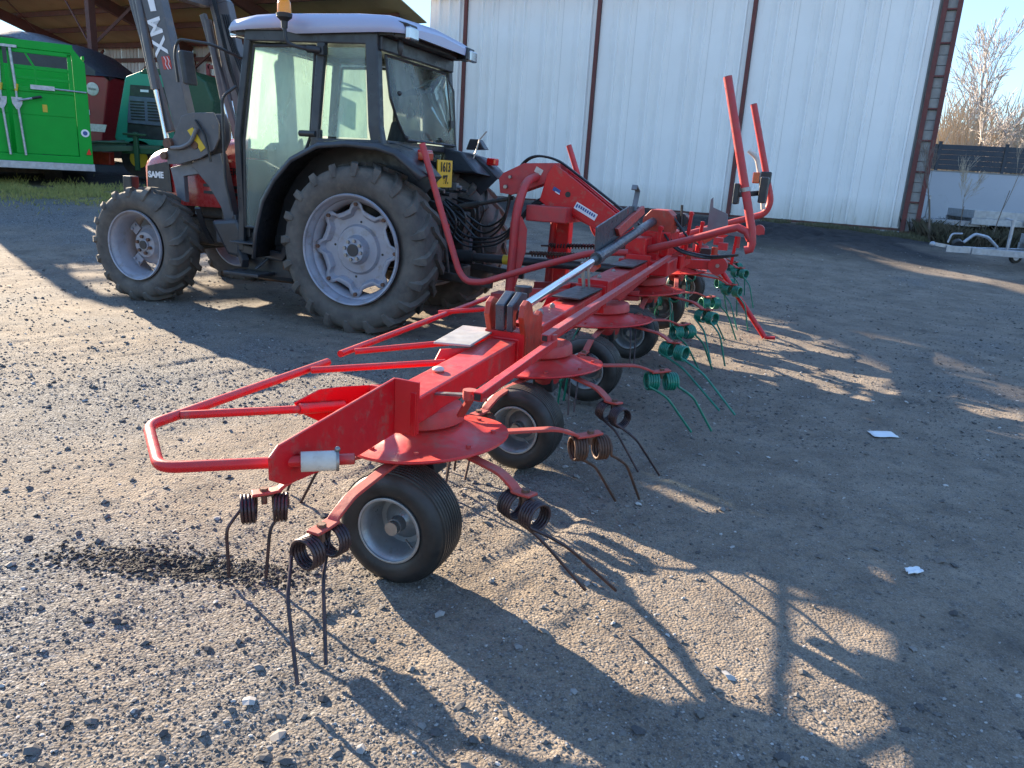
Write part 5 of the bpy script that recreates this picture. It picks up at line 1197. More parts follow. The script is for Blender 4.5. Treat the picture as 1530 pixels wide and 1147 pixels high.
# ================================================================ right edge: wall, slatted fence, galvanised trailers
M['render'] = mat('pale_rendered_wall', (.50,.52,.57), .85, c2=(.45,.47,.52), n_scale=.8, dirt=(.34,.35,.36), dirt_amt=.2, dirt_scale=1.5)
M['navy'] = mat('dark_blue_grey_slat', (.020,.032,.052), .5, c2=(.028,.042,.064), n_scale=4)
wl = MB(); p, q = V((11.941,26.400,2.327)), V((16.212,25.200,2.361))
d_ = (q-p); d_.z = 0; zc = (p.z+q.z)/2; ex = p + d_*3.0; p0_ = p - d_*.25
wl.beam((p0_.x, p0_.y, zc-1.0), (ex.x, ex.y, zc-1.0), .20, 2.0)
wall = wl.build('boundary_wall', M['render'], None); tag(wall, 'pale grey rendered boundary wall below the dark slatted fence', 'wall')
fe = thing('slatted_fence', 'dark blue slatted fence with posts on top of the pale wall', 'fence', (p.x, p.y, zc), org=(p.x, p.y, zc))
dn = d_.normalized(); L_ = (ex-p0_).length; step = 1.9; k = 0
kk = 0; s_ = 0.55
while s_ < L_:
    a = p0_ + dn*s_; b = MB(); b.beam((a.x, a.y, zc), (a.x, a.y, zc+.90), .09, .09, up=dn); b.build('post', M['navy'], fe)
    b = MB(); b.beam((a.x, a.y, zc+.90), (a.x, a.y, zc+.93), .11, .11, up=dn); b.build('post_cap', M['navy'], fe)
    e_ = a + dn*step
    for r_ in range(5):
        z = zc + .15 + r_*.155
        b = MB(); b.beam((a.x+dn.x*.05, a.y+dn.y*.05, z), (e_.x-dn.x*.05, e_.y-dn.y*.05, z), .025 + .004*(r_ % 2), .149); b.build('slat', M['navy'], fe, bevel=.005)
    s_ += step
b = MB(); b.beam((p0_.x, p0_.y, zc+.02), (ex.x, ex.y, zc+.02), .22, .035); b.build('coping', M['block'], fe)

M['rubberw'] = M['rubber2']
def flat_trailer(name, label, org, rot, L_, W_, deckz, near):
    t_ = thing(name, label, 'car trailer', org, rot, 'galvanised flat trailers parked by the wall')
    b = MB()
    for yy in (-W_/2, W_/2-.06): b.bx(0, L_, yy, yy+.06, deckz-.12, deckz+.02)
    for k in range(5): b.bx(.2+k*(L_-.5)/4, .28+k*(L_-.5)/4, -W_/2+.06, W_/2-.06, deckz-.10, deckz-.02)
    b.build('frame', M['galv'], t_, bevel=.006)
    for yy in (-W_/2, W_/2-.03): 
        b = MB(); b.bx(.05, L_, yy, yy+.03, deckz+.025, deckz+.19); b.build('side_board', M['galv'], t_, bevel=.004)
    b = MB(); b.bx(.02, .05, -W_/2, W_/2, deckz+.025, deckz+.19); b.build('front_board', M['galv'], t_, bevel=.004)
    b = MB(); b.bx(.05, L_, -W_/2+.03, W_/2-.03, deckz+.0, deckz+.022); b.build('deck', M['galv'], t_)
    b = MB(); b.beam((.4, -W_/2+.3, deckz-.12), (-1.30, -.05, deckz-.14), .08, .12); b.beam((.4, W_/2-.3, deckz-.12), (-1.30, .05, deckz-.14), .08, .12); b.beam((-1.2, 0, deckz-.13), (-1.75, 0, deckz-.13), .12, .12); b.build('drawbar', M['galv'], t_, bevel=.006)
    b = MB(); b.beam((-1.70, 0, deckz-.09), (-1.95, 0, deckz-.06), .07, .06); b.sphere((-1.98, 0, deckz-.07), .055, 8); b.tube(fillet([(-1.72, 0, deckz-.02), (-1.68, 0, deckz+.14), (-1.50, 0, deckz+.15)], .05), .018, 8); b.build('coupling', M['galv'], t_)
    b = MB(); b.cyl((-1.55, -.04, deckz-.06), (-1.55, .04, deckz-.02), .09, 14); b.build('brake_gaiter', M['plastic'], t_)
    b = MB(); b.tube(fillet([(-1.45, .0, deckz), (-1.28, 0, deckz+.16), (-1.05, 0, deckz+.12), (-.85, 0, deckz-.05)], .05), .028, 8); b.build('safety_frame', M['galv'], t_)
    b = MB(); b.cyl((-.72, -.10, deckz-.10), (-.72, -.10, deckz+.42), .030, 12); b.cyl((-.72, -.10, deckz+.42), (-.72, -.10, deckz+.45), .036, 12); b.tube([(-.72, -.10, deckz+.44), (-.88, -.10, deckz+.47)], .012, 6); jw = b.build('jockey_post', M['galv'], t_)
    b = MB(); b.lathe([(0, -.03), (.06, -.03), (.10, -.03), (.11, 0), (.10, .03), (.06, .03), (0, .03)], (-.55, -.10, deckz-.20), (0,1,0), 20); b.build('jockey_wheel', M['rubber2'], jw)
    b = MB(); b.lathe([(0, .033), (.05, .033), (.06, .02)], (-.55, -.10, deckz-.20), (0,-1,0), 16); b.build('jockey_hub', M['white'], jw)
    for yy in (-W_/2-.12, W_/2+.12):
        for xx in (L_*.5, L_*.5+.7):
            b = MB(); b.lathe([(0, -.07), (.16, -.07), (.2, -.09), (.27, -.085), (.29, 0), (.27, .085), (.2, .09), (.16, .07), (0, .07)], (xx, yy, .29), (0,1,0), 24); b.build('wheel', M['rubber2'], t_)
        b = MB(); b.bx(L_*.5-.35, L_*.5+1.05, yy-.11, yy+.11, .60, .62); b.build('wheel_guard', M['galv'], t_)
    return t_
g = gz(9.6, 14.0)
t1 = flat_trailer('car_trailer', 'nearest galvanised flat trailer with jockey wheel post and red lamp, right edge', (9.45, 14.15, g), radians(-4), 4.0, 1.9, .42, True)
b = MB(); b.bx(.62, 1.0, -.985, -.955, .31, .41); b.build('red_reflector', M['amberlens'], t1)
b = MB()
for k in range(24): b.cyl((.15+k*.14, -.955, .53), (.15+k*.14, -.948, .53), .014, 8)
b.build('board_holes', M['ink'], t1)
g = gz(11.5, 18)
t2 = flat_trailer('car_trailer', 'galvanised flat trailer with raised bed behind the nearer one, below the pale wall', (10.2, 18.6, g), radians(-12), 3.6, 1.9, .46, False)
b = MB()
for (xx, yy) in ((1.1, -.98), (1.35, -.98), (2.9, -.98)):
    for k in range(9): b.sphere((xx+.03*sin(k*1.3), yy-.03, .22+k*.06), .035, 5, (1, .7, 1))
b.build('black_straps', M['plastic'], t2)
b = MB(); b.bx(2.2, 2.5, -.7, -.4, .5, .78); b.cyl((2.1, -.8, .5), (2.1, -.8, .85), .03, 8); b.build('winch', M['plastic'], t2)
g = gz(13.5, 20)
t3 = thing('tilt_trailer', 'tall grey trailer part at the far right edge beside the wall', 'trailer', (13.1, 19.2, g), org=(0,0,0))
b = MB(); b.bx(.15, .25, -.3, .3, .1, 1.5); b.bx(.25, 2.5, -1.0, 1.0, .6, .75); 
for k in range(6): b.bx(.12, .15, -.3, .3, .25+k*.2, .32+k*.2)
b.build('upright_ramp', M['galv'], t3)
b = MB(); b.lathe([(0, -.07), (.2, -.09), (.3, 0), (.2, .09), (0, .07)], (1.0, -.95, .3), (0,1,0), 20); b.build('wheel', M['rubber2'], t3)

R_ = random.Random(5)
for k, (x, y, lab) in enumerate(((11.3, 17.2, 'dark timber offcut lying under the rear flat trailer, nearer the barn'), (12.2, 17.0, 'pale pole lying on the weeds between the two flat trailers'), (12.9, 17.8, 'dark board leaning below the wall at the right edge'))):
    g = gz(x, y); b = MB()
    b.beam((x-.7, y-.1, g+.05+.1*k), (x+.8, y+.25, g+.12), .10, .06); o = b.build('timber_piece', (M['chassis'], M['sleeve'], M['plastic'])[k], None, bevel=.006); tag(o, lab, 'timber')
# paper sheet and a small whitish stone on the ground
for (pt, s_, lab) in ((((2.482,4.868,0.004)), (.17, .12), 'white sheet of paper lying flat on the shaded gravel right of the green tines'), (((1.757,2.964,0.004)), (.075, .045), 'small whitish stone on the gravel near the right edge')):
    rows = []
    for i in range(6):
        rows.append([(pt[0] + s_[0]*(i/5-.5), pt[1] + s_[1]*(j/5-.5)+.02*i/5, .012 + .012*random.random()*(1 if s_[0] < .15 else .35)) for j in range(6)])
    o = MB().grid(rows).build('paper', M['white'], None, solid=.001); tag(o, lab, 'paper')

# ================================================================ bare winter trees and bushes
M['bark'] = mat('pale_bark', (.20,.16,.13), .9, c2=(.14,.11,.09), n_scale=6)
M['twig'] = mat('tan_twigs', (.46,.385,.29), .9, c2=(.36,.29,.215), n_scale=2)
M['twig2'] = mat('pinkish_birch_twigs', (.47,.42,.39), .9, c2=(.38,.33,.30), n_scale=2)
def tree(loc, h, seed, label, tw='twig', spread=1.0, maxn=2600, lean=0.0, tmin=.012, name='bare_tree', cat='tree', group='bare trees beyond the fence', r0=None, trunk_frac=.3):
    R_ = random.Random(seed)
    t_ = thing(name, label, cat, loc, group=group)
    tr = MB(); cr = MB(); cnt = [0]
    def seg(mb, a, b, ra, rb, n=3):
        d, s, u = frame_from(b-a); vs = []
        for (p, r_) in ((a, ra), (b, rb)):
            for j in range(n): an = 2*pi*j/n; vs.append(p + (s*cos(an)+u*sin(an))*r_)
        mb.add(vs, [(j, (j+1) % n, (j+1) % n+n, j+n) for j in range(n)], True)
    def grow(p, d, L, r, depth):
        if cnt[0] > maxn: return
        k = 3 if depth < 3 else 2
        for i in range(k):
            d2 = (d + V((R_.uniform(-1,1), R_.uniform(-1,1), R_.uniform(-.3,.9)))*.16).normalized()
            q = p + d2*L/k; r2 = max(tmin*.5, r*(.86 if depth < 3 else .75))
            seg(tr if depth < 2 else cr, p, q, r, r2, 6 if depth < 2 else 3); cnt[0] += 1
            p, d, r = q, d2, r2
            if depth < 5 and (i > 0 or depth > 0):
                nb = 1 if depth < 2 else R_.choice((1, 1, 2))
                for _ in range(nb):
                    an = R_.uniform(0, 2*pi); el = R_.uniform(.35, .95)
                    _, s, u = frame_from(d)
                    d3 = (d*cos(el) + (s*cos(an)+u*sin(an))*sin(el)*spread + V((0,0,.12))).normalized()
                    grow(p, d3, L*R_.uniform(.52, .74), max(tmin*.5, r*.62), depth+1)
        if depth < 5: grow(p, d, L*.68, r*.85, depth+1)
    grow(V((0,0,-.2)), V((lean,0,1)).normalized(), h*trunk_frac, r0 or h*.016, 0)
    tr.build('trunk', M['bark'], t_); cr.build('crown', M[tw], t_)
    return t_
def on(px_, y): return (px_, y, .7)
tree((20.9, 37, .7), 11.0, 3, 'slim pinkish bare birch rising just right of the white barn', 'twig2', .8, 9000, tmin=.024)
tree((25.0, 40, .7), 8.2, 5, 'spreading tan bare tree in the middle of the gap above the fence', 'twig', 1.0, 9000, tmin=.018)
tree((28.9, 42, .7), 8.5, 8, 'tan bare tree at the right edge above the fence', 'twig', 1.1, 9000, tmin=.018)
tree((19.2, 34, .7), 6.6, 12, 'low bushy bare tree partly behind the barn pillar', 'twig2', 1.3, 9000, tmin=.024)
tree((22.2, 35, .7), 6.2, 13, 'low dense bare tree behind the fence, left of centre', 'twig', 1.4, 9000, tmin=.024)
tree((24.6, 36, .7), 6.0, 14, 'low dense bare tree behind the fence, right of centre', 'twig', 1.4, 9000, tmin=.024)
tree((26.4, 37, .7), 4.8, 15, 'low dense tree behind the fence at the very right', 'twig', 1.4, 9000, tmin=.024)
tree((-27.5, 40, 1.1), 6.2, 21, 'dark bare tree seen over the green trailer under the hangar verge', 'bark', 1.1, 9000, tmin=.02)
tree((-25.0, 41, 1.1), 5.4, 22, 'small tan bare tree beside the far pale house', 'twig2', 1.1, 9000, tmin=.02)
tree((9.35, 16.9, gz(9.3, 17)), 2.6, 31, 'tangle of thin bare stems growing at the foot of the barn pillar', 'twig', .5, 700, tmin=.005, name='bare_shrub', cat='shrub', group='bare stems at the barn corner', r0=.012, trunk_frac=.4)
tree((9.0, 17.2, gz(9, 17)), 2.3, 32, 'dark brown leaning bare stem beside the barn pillar', 'bark', .4, 420, lean=-.25, tmin=.005, name='bare_shrub', cat='shrub', group='bare stems at the barn corner', r0=.03, trunk_frac=.5)
tree((9.9, 16.8, gz(9.9, 17)), 2.6, 33, 'pale leaning bare stem with a broken tip in front of the wall', 'twig', .35, 260, lean=.30, tmin=.005, name='bare_shrub', cat='shrub', group='bare stems at the barn corner', r0=.014, trunk_frac=.55)
tk = MB(); R_ = random.Random(77)
for i in range(34000):
    y = R_.uniform(36, 43); x = y*R_.uniform(.50, .78); hh = (3.6+2.4*abs(sin(x*.9))+1.2*sin(x*2.3))*R_.uniform(.35, 1.0)
    p = V((x, y, .7+hh*R_.uniform(.0, .75))); d = V((R_.uniform(-.7,.7), R_.uniform(-.5,.5), 1)).normalized(); L_ = R_.uniform(.5, 1.5); r_ = R_.uniform(.015, .042)
    q = p + d*L_ + V((R_.uniform(-.1,.1), 0, R_.uniform(-.1,.1))); s1 = V((1,0,0)); s2 = V((-.5,.8,0))
    tk.add([p+s1*r_, p+s2*r_, p-s1*r_, q], [(0,1,3),(1,2,3),(2,0,3)])
o = tk.build('twig_thicket', M['twig'], None); struct(o, 'stuff', 'dense sunlit mass of bare twigs beyond the slatted fence')
# far house at the left
hs = thing('far_house', 'low pale house with pinkish roof far behind the green trailer', 'house', (-31, 48, 1.2))
b = MB(); b.bx(-4, 5, 0, 6, 0, 3.1); b.build('wall', M['sleeve'], hs)
b = MB(); b.prism([(-4.3, -.4, 3.0), (-4.3, 3, 4.6), (-4.3, 6.4, 3.0)], (9.6, 0, 0)); b.build('roof', M['fadedred'], hs)
for k in range(3):
    b = MB(); b.bx(-2.5+k*2.4, -1.6+k*2.4, -.03, .02, 1.2, 2.3); b.build('window', M['plastic'], hs)

# ================================================================ ground sheet with real relief, gravel, grass
def vnoise(x, y, seed):
    xi = np.floor(x).astype(np.int64); yi = np.floor(y).astype(np.int64); xf = x-xi; yf = y-yi
    def h(a, b):
        n_ = (a*374761393 + b*668265263 + seed*1442695041) & 0x7fffffff
        n_ = ((n_ ^ (n_ >> 13))*1274126177) & 0x7fffffff
        return ((n_ ^ (n_ >> 16)) & 0xffff)/65535.0
    u = xf*xf*(3-2*xf); v = yf*yf*(3-2*yf)
    return (h(xi, yi)*(1-u)+h(xi+1, yi)*u)*(1-v) + (h(xi, yi+1)*(1-u)+h(xi+1, yi+1)*u)*v
def fbm(x, y, seed, oct_=4):
    s_ = 0; a = .5
    for k in range(oct_): s_ = s_ + a*(vnoise(x*2**k, y*2**k, seed+k)-.5); a *= .5
    return s_
def relief(x, y):
    z = fbm(x*.9, y*.9, 1, 3)*.022
    z = z + fbm(x*5, y*5, 11, 4)*.013 
    # scuffed tyre bars: ridges running across the left of the yard
    dx, dy = .574, .819
    a = x*dx + y*dy; b_ = -x*dy + y*dx
    m1 = np.clip(vnoise(x*.55, y*.55, 31)*2.4-.85, 0, 1)
    r1 = vnoise(a*1.9, b_*11, 41)
    z = z - np.clip(r1-.56, 0, 1)*.046*m1*(.35+1.1*vnoise(x*2.3, y*2.3, 35))
    # clods
    cl = vnoise(x*22, y*22, 51)*vnoise(x*9, y*9, 52)
    z = z + np.clip(cl-.46, 0, 1)*.024
    z = z + (vnoise(x*48, y*48, 61)-.5)*.0032
    return z
def axis(segs):
    out = []
    for (a, b, st) in segs:
        out += list(np.arange(a, b, st))
    out.append(segs[-1][1]); return np.array(out)
gx = axis([(-420, -60, 40), (-60, -20, 3), (-20, -8, .3), (-8, -3.4, .05), (-3.4, -2.4, .025), (-2.4, 2.6, .0135), (2.6, 4.5, .028), (4.5, 12.5, .06), (12.5, 30, .5), (30, 60, 3), (60, 420, 40)])
gy = axis([(-60, -5, 5), (-5, .8, .2), (.8, 1.1, .03), (1.1, 4.4, .0135), (4.4, 6.5, .024), (6.5, 11, .04), (11, 19, .07), (19, 22, .15), (22, 60, 1.0), (60, 900, 60)])
X, Y = np.meshgrid(gx, gy)
fade = np.clip(1-(Y-11)/14, .45, 1)
Zb = base_h(X, Y)
Z = Zb + np.where(Y < 60, relief(X, Y), 0)*fade
# damp churned furrow by the nearest tines
fd = np.exp(-((Y-(2.66-.06*(X+1.2)))/.055)**2)*np.clip(1-np.abs(X+1.22)/.55, 0, 1)
Z = Z - fd*.020 + fd*vnoise(X*35, Y*35, 71)*.026
_U = (X-8.84)*BW.x + (Y-18.52)*BW.y; _V = -((X-8.84)*BN.x + (Y-18.52)*BN.y)
md = np.clip(1-((_V-3.0)/2.2)**2, 0, 1)*np.clip((_U+1.0)/1.5, 0, 1)*np.clip((9-_U)/3, 0, 1)
Z = Z + md*(.02 + np.clip(fbm(X*1.1, Y*1.1, 131, 4)+.10, 0, 1)*.42 + fbm(X*6, Y*6, 133, 3)*.10)
ny, nx = X.shape
me = bpy.data.meshes.new('ground')
co = np.stack([X, Y, Z], -1).reshape(-1, 3).astype(np.float32)
me.vertices.add(len(co)); me.vertices.foreach_set('co', co.ravel())
idx = np.arange(ny*nx).reshape(ny, nx)
q = np.stack([idx[:-1, :-1], idx[:-1, 1:], idx[1:, 1:], idx[1:, :-1]], -1).reshape(-1, 4)
me.loops.add(q.size); me.loops.foreach_set('vertex_index', q.ravel().astype(np.int32))
me.polygons.add(len(q)); me.polygons.foreach_set('loop_start', (np.arange(len(q))*4).astype(np.int32)); me.polygons.foreach_set('loop_total', np.full(len(q), 4, np.int32))
me.polygons.foreach_set('use_smooth', np.ones(len(q), bool))
# masks for the ground colour: gravel, damp soil, grass, asphalt by the barn, near-black patches elsewhere
U_ = (X-8.84)*BW.x + (Y-18.52)*BW.y; Vv = (X-8.84)*BN.x + (Y-18.52)*BN.y
gr = np.clip((fbm(X*.8, Y*.8, 81, 4)+.5)*2.6-1.3 + .30*np.clip(-X-.9, -1.0, 1), 0, 1)
dark_gnd = np.clip(1-np.abs((-Vv-3.0 + fbm(X*.7, Y*.7, 95, 3)*2.2)/3.0)**3, 0, 1)*np.clip((U_+1.5+fbm(X, Y, 96, 3)*2)/1.0, 0, 1)*np.clip((17-U_)/1, 0, 1)
dark_gnd = np.maximum(dark_gnd, np.clip(1-((X-10.2)**2/9+(Y-12.2)**2/2.0), 0, 1)*.8)  # near-black patch by the nearest flat trailer
dark_gnd = np.maximum(dark_gnd, np.clip((Y-15.6+.15*X*0)/.8, 0, 1)*np.clip((-2-X)/1.0, 0, 1))  # near-black ground from the hangar edge backwards
damp = np.clip(fd*1.2 + np.clip((fbm(X*1.6+4, Y*1.6, 91, 4)+.5)*4-2.75, 0, 1)*.55, 0, 1)
grs = np.clip(1-np.abs(Y-(15.2+.04*(X+8)))/1.5, 0, 1)*np.clip((-3.5-X)/1.5, 0, 1)
grs = np.maximum(grs, np.clip(1-np.abs(Vv+1.0)/.9, 0, 1)*np.clip(1-np.abs(U_-1.2)/2.2, 0, 1)*1.2)
grs = np.maximum(grs, np.clip(1-np.abs(Vv+5.2)/.8, 0, 1)*np.clip(1-np.abs(U_-3.5)/3.5, 0, 1)*.5)
grs = np.maximum(grs, np.clip((Y-24)/2, 0, 1))
colr = np.stack([gr, damp, np.clip(grs, 0, 1), dark_gnd], -1).reshape(-1, 4).astype(np.float32)
at = me.color_attributes.new('ground_kind', 'FLOAT_COLOR', 'POINT'); at.data.foreach_set('color', colr.ravel())
me.update(); me.validate()
ground = bpy.data.objects.new('ground', me); COL.objects.link(ground); struct(ground)

gm = bpy.data.materials.new('yard_gravel'); gm.use_nodes = True; t = gm.node_tree; N = t.nodes; L = t.links; P_ = N['Principled BSDF']
geo = N.new('ShaderNodeNewGeometry'); av = N.new('ShaderNodeVertexColor'); av.layer_name = 'ground_kind'
sep = N.new('ShaderNodeSeparateColor'); L.new(av.outputs[0], sep.inputs[0])
def noise(sc, det=5, ro=.6):
    n_ = N.new('ShaderNodeTexNoise'); n_.inputs['Scale'].default_value = sc; n_.inputs['Detail'].default_value = det; n_.inputs['Roughness'].default_value = ro; L.new(geo.outputs['Position'], n_.inputs['Vector']); return n_.outputs[0]
def ramp(f_, *st):
    r_ = N.new('ShaderNodeValToRGB'); e = r_.color_ramp.elements
    while len(e) < len(st): e.new(.5)
    for i, (p_, c_) in enumerate(st): e[i].position = p_; e[i].color = (*c_, 1)
    L.new(f_, r_.inputs[0]); return r_.outputs[0]
def mixc(f_, a, b_, mode='MIX'):
    m_ = N.new('ShaderNodeMix'); m_.data_type = 'RGBA'; m_.blend_type = mode
    if isinstance(f_, float): m_.inputs[0].default_value = f_
    else: L.new(f_, m_.inputs[0])
    for s_, k in ((a, 6), (b_, 7)):
        if isinstance(s_, tuple): m_.inputs[k].default_value = (*s_, 1)
        else: L.new(s_, m_.inputs[k])
    return m_.outputs[2]
def math_(op, a, b_):
    m_ = N.new('ShaderNodeMath'); m_.operation = op
    for s_, k in ((a, 0), (b_, 1)):
        if isinstance(s_, (int, float)): m_.inputs[k].default_value = s_
        else: L.new(s_, m_.inputs[k])
    m_.use_clamp = True; return m_.outputs[0]
dirt = ramp(noise(3.2, 8), (.30, (.155,.118,.086)), (.5, (.24,.188,.138)), (.70, (.31,.25,.188)))
vo = N.new('ShaderNodeTexVoronoi'); vo.inputs['Scale'].default_value = 95; L.new(geo.outputs['Position'], vo.inputs['Vector'])
vo2 = N.new('ShaderNodeTexVoronoi'); vo2.inputs['Scale'].default_value = 210; L.new(geo.outputs['Position'], vo2.inputs['Vector'])
sc_ = N.new('ShaderNodeSeparateColor'); L.new(vo.outputs['Color'], sc_.inputs[0])
sc2 = N.new('ShaderNodeSeparateColor'); L.new(vo2.outputs['Color'], sc2.inputs[0])
stone = ramp(sc_.outputs[0], (.0, (.025,.026,.03)), (.35, (.085,.086,.09)), (.7, (.15,.148,.145)), (1.0, (.42,.415,.40)))
stone2 = ramp(sc2.outputs[1], (.0, (.025,.025,.028)), (.5, (.11,.109,.108)), (1.0, (.34,.33,.31)))
stone = mixc(.5, stone, stone2)
fg = math_('ADD', sep.outputs[0], math_('MULTIPLY', math_('SUBTRACT', noise(14, 6), .50), 2.2))
col = mixc(fg, mixc(.22, dirt, stone2), stone)
col = mixc(math_('MULTIPLY', math_('SUBTRACT', noise(26, 7, .75), .50), 3.2), col, mixc(.5, stone2, (.045,.045,.048)))
col = mixc(math_('MULTIPLY', math_('SUBTRACT', noise(2.2, 9, .8), .54), 4.0), col, (.06,.058,.057))
col = mixc(math_('MULTIPLY', math_('SUBTRACT', noise(41, 4, .7), .60), 4.0), col, (.36,.34,.31))
col = mixc(math_('MULTIPLY', sep.outputs[1], .8), col, (.05,.042,.036))
grass = ramp(noise(9, 6), (.35, (.11,.10,.03)), (.6, (.20,.18,.045)), (.75, (.25,.21,.08)))
ng = math_('MULTIPLY', sep.outputs[2], math_('ADD', noise(6, 6), .30))
col = mixc(ng, col, grass)
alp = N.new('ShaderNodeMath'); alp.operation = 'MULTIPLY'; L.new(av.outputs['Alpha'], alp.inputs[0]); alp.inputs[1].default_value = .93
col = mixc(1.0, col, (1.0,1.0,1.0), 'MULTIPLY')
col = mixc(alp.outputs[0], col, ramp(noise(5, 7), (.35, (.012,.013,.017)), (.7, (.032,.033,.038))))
L.new(col, P_.inputs['Base Color']); P_.inputs['Roughness'].default_value = .93; P_.inputs['Specular IOR Level'].default_value = .25
bp_ = N.new('ShaderNodeBump'); bp_.inputs['Strength'].default_value = 1.0; bp_.inputs['Distance'].default_value = .006; L.new(vo.outputs['Distance'], bp_.inputs['Height']); bp_.invert = True
bq = N.new('ShaderNodeBump'); bq.inputs['Strength'].default_value = .9; bq.inputs['Distance'].default_value = .008; L.new(noise(60, 8, .7), bq.inputs['Height']); L.new(bp_.outputs[0], bq.inputs['Normal'])
L.new(bq.outputs[0], P_.inputs['Normal'])
me.materials.append(gm)

def height_at(x, y):
    ix = np.clip(np.searchsorted(gx, x)-1, 0, len(gx)-2); iy = np.clip(np.searchsorted(gy, y)-1, 0, len(gy)-2)
    fx_ = (x-gx[ix])/(gx[ix+1]-gx[ix]); fy_ = (y-gy[iy])/(gy[iy+1]-gy[iy])
    return (Z[iy, ix]*(1-fx_)+Z[iy, ix+1]*fx_)*(1-fy_) + (Z[iy+1, ix]*(1-fx_)+Z[iy+1, ix+1]*fx_)*fy_

def scatter(name, n, gen, smin, smax, power, mt, sink=.35):
    x, y = gen(n*3)
    keep = rng.random(len(x)) < (.25+.75*np.clip((fbm(x*.8, y*.8, 81, 4)+.5)*2.6-.75, 0, 1))
    x, y = x[keep][:n], y[keep][:n]; n = len(x)
    s_ = smin + (smax-smin)*rng.random(n)**power
    base = np.array([(1,0,0),(-1,0,0),(0,1,0),(0,-1,0),(0,0,1),(0,0,-1),(.62,.62,.5),(-.62,.62,.5),(.62,-.62,.5),(-.62,-.62,.5)], float)
    fcs = np.array([(0,6,8),(6,0,2),(2,4,6),(6,4,8),(8,4,9),(9,4,7),(7,4,2),(2,1,7),(7,1,9),(9,1,3),(3,8,9),(8,3,0),(0,5,2),(2,5,1),(1,5,3),(3,5,0)])
    vv = base[None]*(1+.35*(rng.random((n, 10, 3))-.5))
    vv = vv*np.stack([s_*(.7+.6*rng.random(n)), s_*(.7+.6*rng.random(n)), s_*(.4+.4*rng.random(n))], -1)[:, None, :]
    a = rng.random(n)*2*pi; ca, sa = np.cos(a)[:, None], np.sin(a)[:, None]
    xx = vv[..., 0]*ca - vv[..., 1]*sa; yy = vv[..., 0]*sa + vv[..., 1]*ca
    tl = (rng.random(n)-.5)[:, None]*.9; zz = vv[..., 2] + xx*tl
    P = np.stack([xx+x[:, None], yy+y[:, None], zz+(height_at(x, y)+s_*(.45-sink))[:, None]], -1).reshape(-1, 3)
    F = (fcs[None]+(np.arange(n)*10)[:, None, None]).reshape(-1, 3)
    me = bpy.data.meshes.new(name); me.vertices.add(len(P)); me.vertices.foreach_set('co', P.astype(np.float32).ravel())
    me.loops.add(F.size); me.loops.foreach_set('vertex_index', F.ravel().astype(np.int32)); me.polygons.add(len(F))
    me.polygons.foreach_set('loop_start', (np.arange(len(F))*3).astype(np.int32)); me.polygons.foreach_set('loop_total', np.full(len(F), 3, np.int32))
    me.polygons.foreach_set('use_smooth', np.zeros(len(F), bool))
    c = rng.random(n)[:, None].repeat(10, 1).reshape(-1); at = me.attributes.new('tone', 'FLOAT', 'POINT'); at.data.foreach_set('value', c.astype(np.float32))
    me.update(); me.materials.append(mt); o = bpy.data.objects.new(name, me); COL.objects.link(o); return o
sm = bpy.data.materials.new('pebble'); sm.use_nodes = True; t = sm.node_tree; N = t.nodes; L = t.links; P2 = N['Principled BSDF']
geo = N.new('ShaderNodeNewGeometry')
at_ = N.new('ShaderNodeAttribute'); at_.attribute_name = 'tone'
c_ = ramp(at_.outputs['Fac'], (.0, (.045,.045,.05)), (.35, (.11,.107,.105)), (.7, (.17,.152,.135)), (.88, (.25,.24,.23)), (1.0, (.55,.53,.50)))
L.new(mixc(.25, c_, ramp(noise(200, 4), (.3, (.07,.062,.055)), (.7, (.22,.20,.18)))), P2.inputs['Base Color']); P2.inputs['Roughness'].default_value = .9; P2.inputs['Specular IOR Level'].default_value = .25
def fan(n):   # denser near the camera
    y = 1.0 + 5.5*rng.random(n)**1.7; x = (rng.random(n)*2-1)*(y*.78+.7)+.0; return x, y
def fan2(n):
    y = 1.0 + 9*rng.random(n)**1.3; x = (rng.random(n)*2-1)*(y*.8+.7); return x, y
gv = scatter('gravel', 80000, fan, .0016, .0066, 2.4, sm); struct(gv, 'stuff', 'fine grey and tan gravel spread over the yard')
def fan3(n):
    y = 4.5 + 10.5*rng.random(n)**1.2; x = (rng.random(n)*2-1)*(y*.72+.5); return x, y
gv3 = scatter('coarse_gravel', 20000, fan3, .004, .014, 2.8, sm); struct(gv3, 'stuff', 'coarser gravel lying farther up the yard')
gv2 = scatter('loose_stones', 2600, fan2, .008, .022, 3.5, sm, .30); struct(gv2, 'stuff', 'larger loose stones scattered over the yard')
# dark crumbs of damp soil along the furrow
n_ = 1700
def fur(n): 
    x = -1.22+(rng.random(n)*2-1)*.6*rng.random(n)**.5; y = 2.66-.06*(x+1.2)+rng.normal(0, .055, n); return x, y
dm = mat('damp_soil_crumb', (.045,.038,.032), .9, c2=(.03,.026,.022), n_scale=60)
so_ = scatter('soil_crumbs', n_, fur, .003, .011, 2.0, dm, .2); struct(so_, 'stuff', 'dark damp crumbs of soil in the churned furrow by the nearest tines')
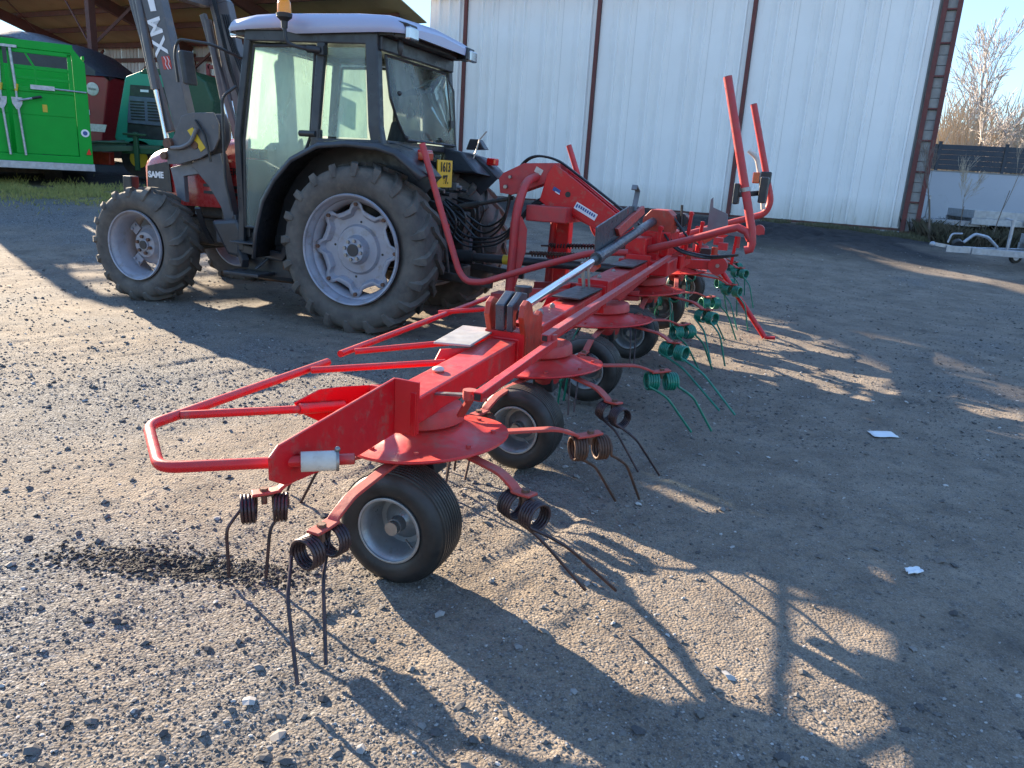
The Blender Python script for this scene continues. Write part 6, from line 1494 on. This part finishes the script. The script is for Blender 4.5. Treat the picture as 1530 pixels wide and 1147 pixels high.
# dry grass tufts
def blades(name, n, gen, h0, h1, cols, lab):
    x, y = gen(n); n = len(x); a = rng.random(n)*2*pi; h = h0+(h1-h0)*rng.random(n); w_ = .006+.006*rng.random(n); ln = rng.random(n)*.9*h; az = rng.random(n)*2*pi
    z = height_at(x, y)
    b0 = np.stack([x-np.cos(a)*w_, y-np.sin(a)*w_, z-.01], -1); b1 = np.stack([x+np.cos(a)*w_, y+np.sin(a)*w_, z-.01], -1)
    m0 = np.stack([x+np.cos(az)*ln*.4, y+np.sin(az)*ln*.4, z+h*.6], -1); tp = np.stack([x+np.cos(az)*ln, y+np.sin(az)*ln, z+h], -1)
    P = np.stack([b0, b1, m0, tp], 1).reshape(-1, 3); F = (np.array([(0,1,2),(1,3,2)])[None]+(np.arange(n)*4)[:, None, None]).reshape(-1, 3)
    me = bpy.data.meshes.new(name); me.from_pydata(P.tolist(), [], F.tolist()); me.materials.append(cols); o = bpy.data.objects.new(name, me); COL.objects.link(o); struct(o, 'stuff', lab); return o
gmat = mat('dry_grass', (.34,.31,.09), .8, c2=(.22,.23,.06), n_scale=3)
def gg(n):
    x = -13+9.5*rng.random(n); y = 15.2+.04*(x+8)+rng.normal(0, .75, n); k = vnoise(x*2, y*2, 5) > .38; return x[k], y[k]
blades('grass', 26000, gg, .02, .09, gmat, 'short yellowish grass strip under and beside the green trailer')
def gg2(n):
    u = rng.random(n)*3.8-.9; v = -.25-rng.random(n)*1.3; x = B0.x+BW.x*u+BN.x*v; y = B0.y+BW.y*u+BN.y*v; k = vnoise(x*3, y*3, 6) > .42; return x[k], y[k]
gmat2 = mat('weedy_grass', (.13,.12,.06), .85, c2=(.09,.09,.05), n_scale=3)
def gg3(n):
    x = 8.9+4.2*rng.random(n); y = 16.4+2.6*rng.random(n)+.1*(x-9); k = (vnoise(x*2.5, y*2.5, 8) > .40) & ((y-16.2)*.6+rng.random(len(x)) > .5); return x[k], y[k]
blades('undergrowth', 16000, gg3, .06, .42, mat('dark_undergrowth', (.055,.055,.028), .85, c2=(.085,.065,.04), n_scale=3), 'dark weedy undergrowth between the barn pillar and the wall')
blades('weeds', 9000, gg2, .02, .10, gmat2, 'scruffy weeds at the foot of the white barn near its end pillar')
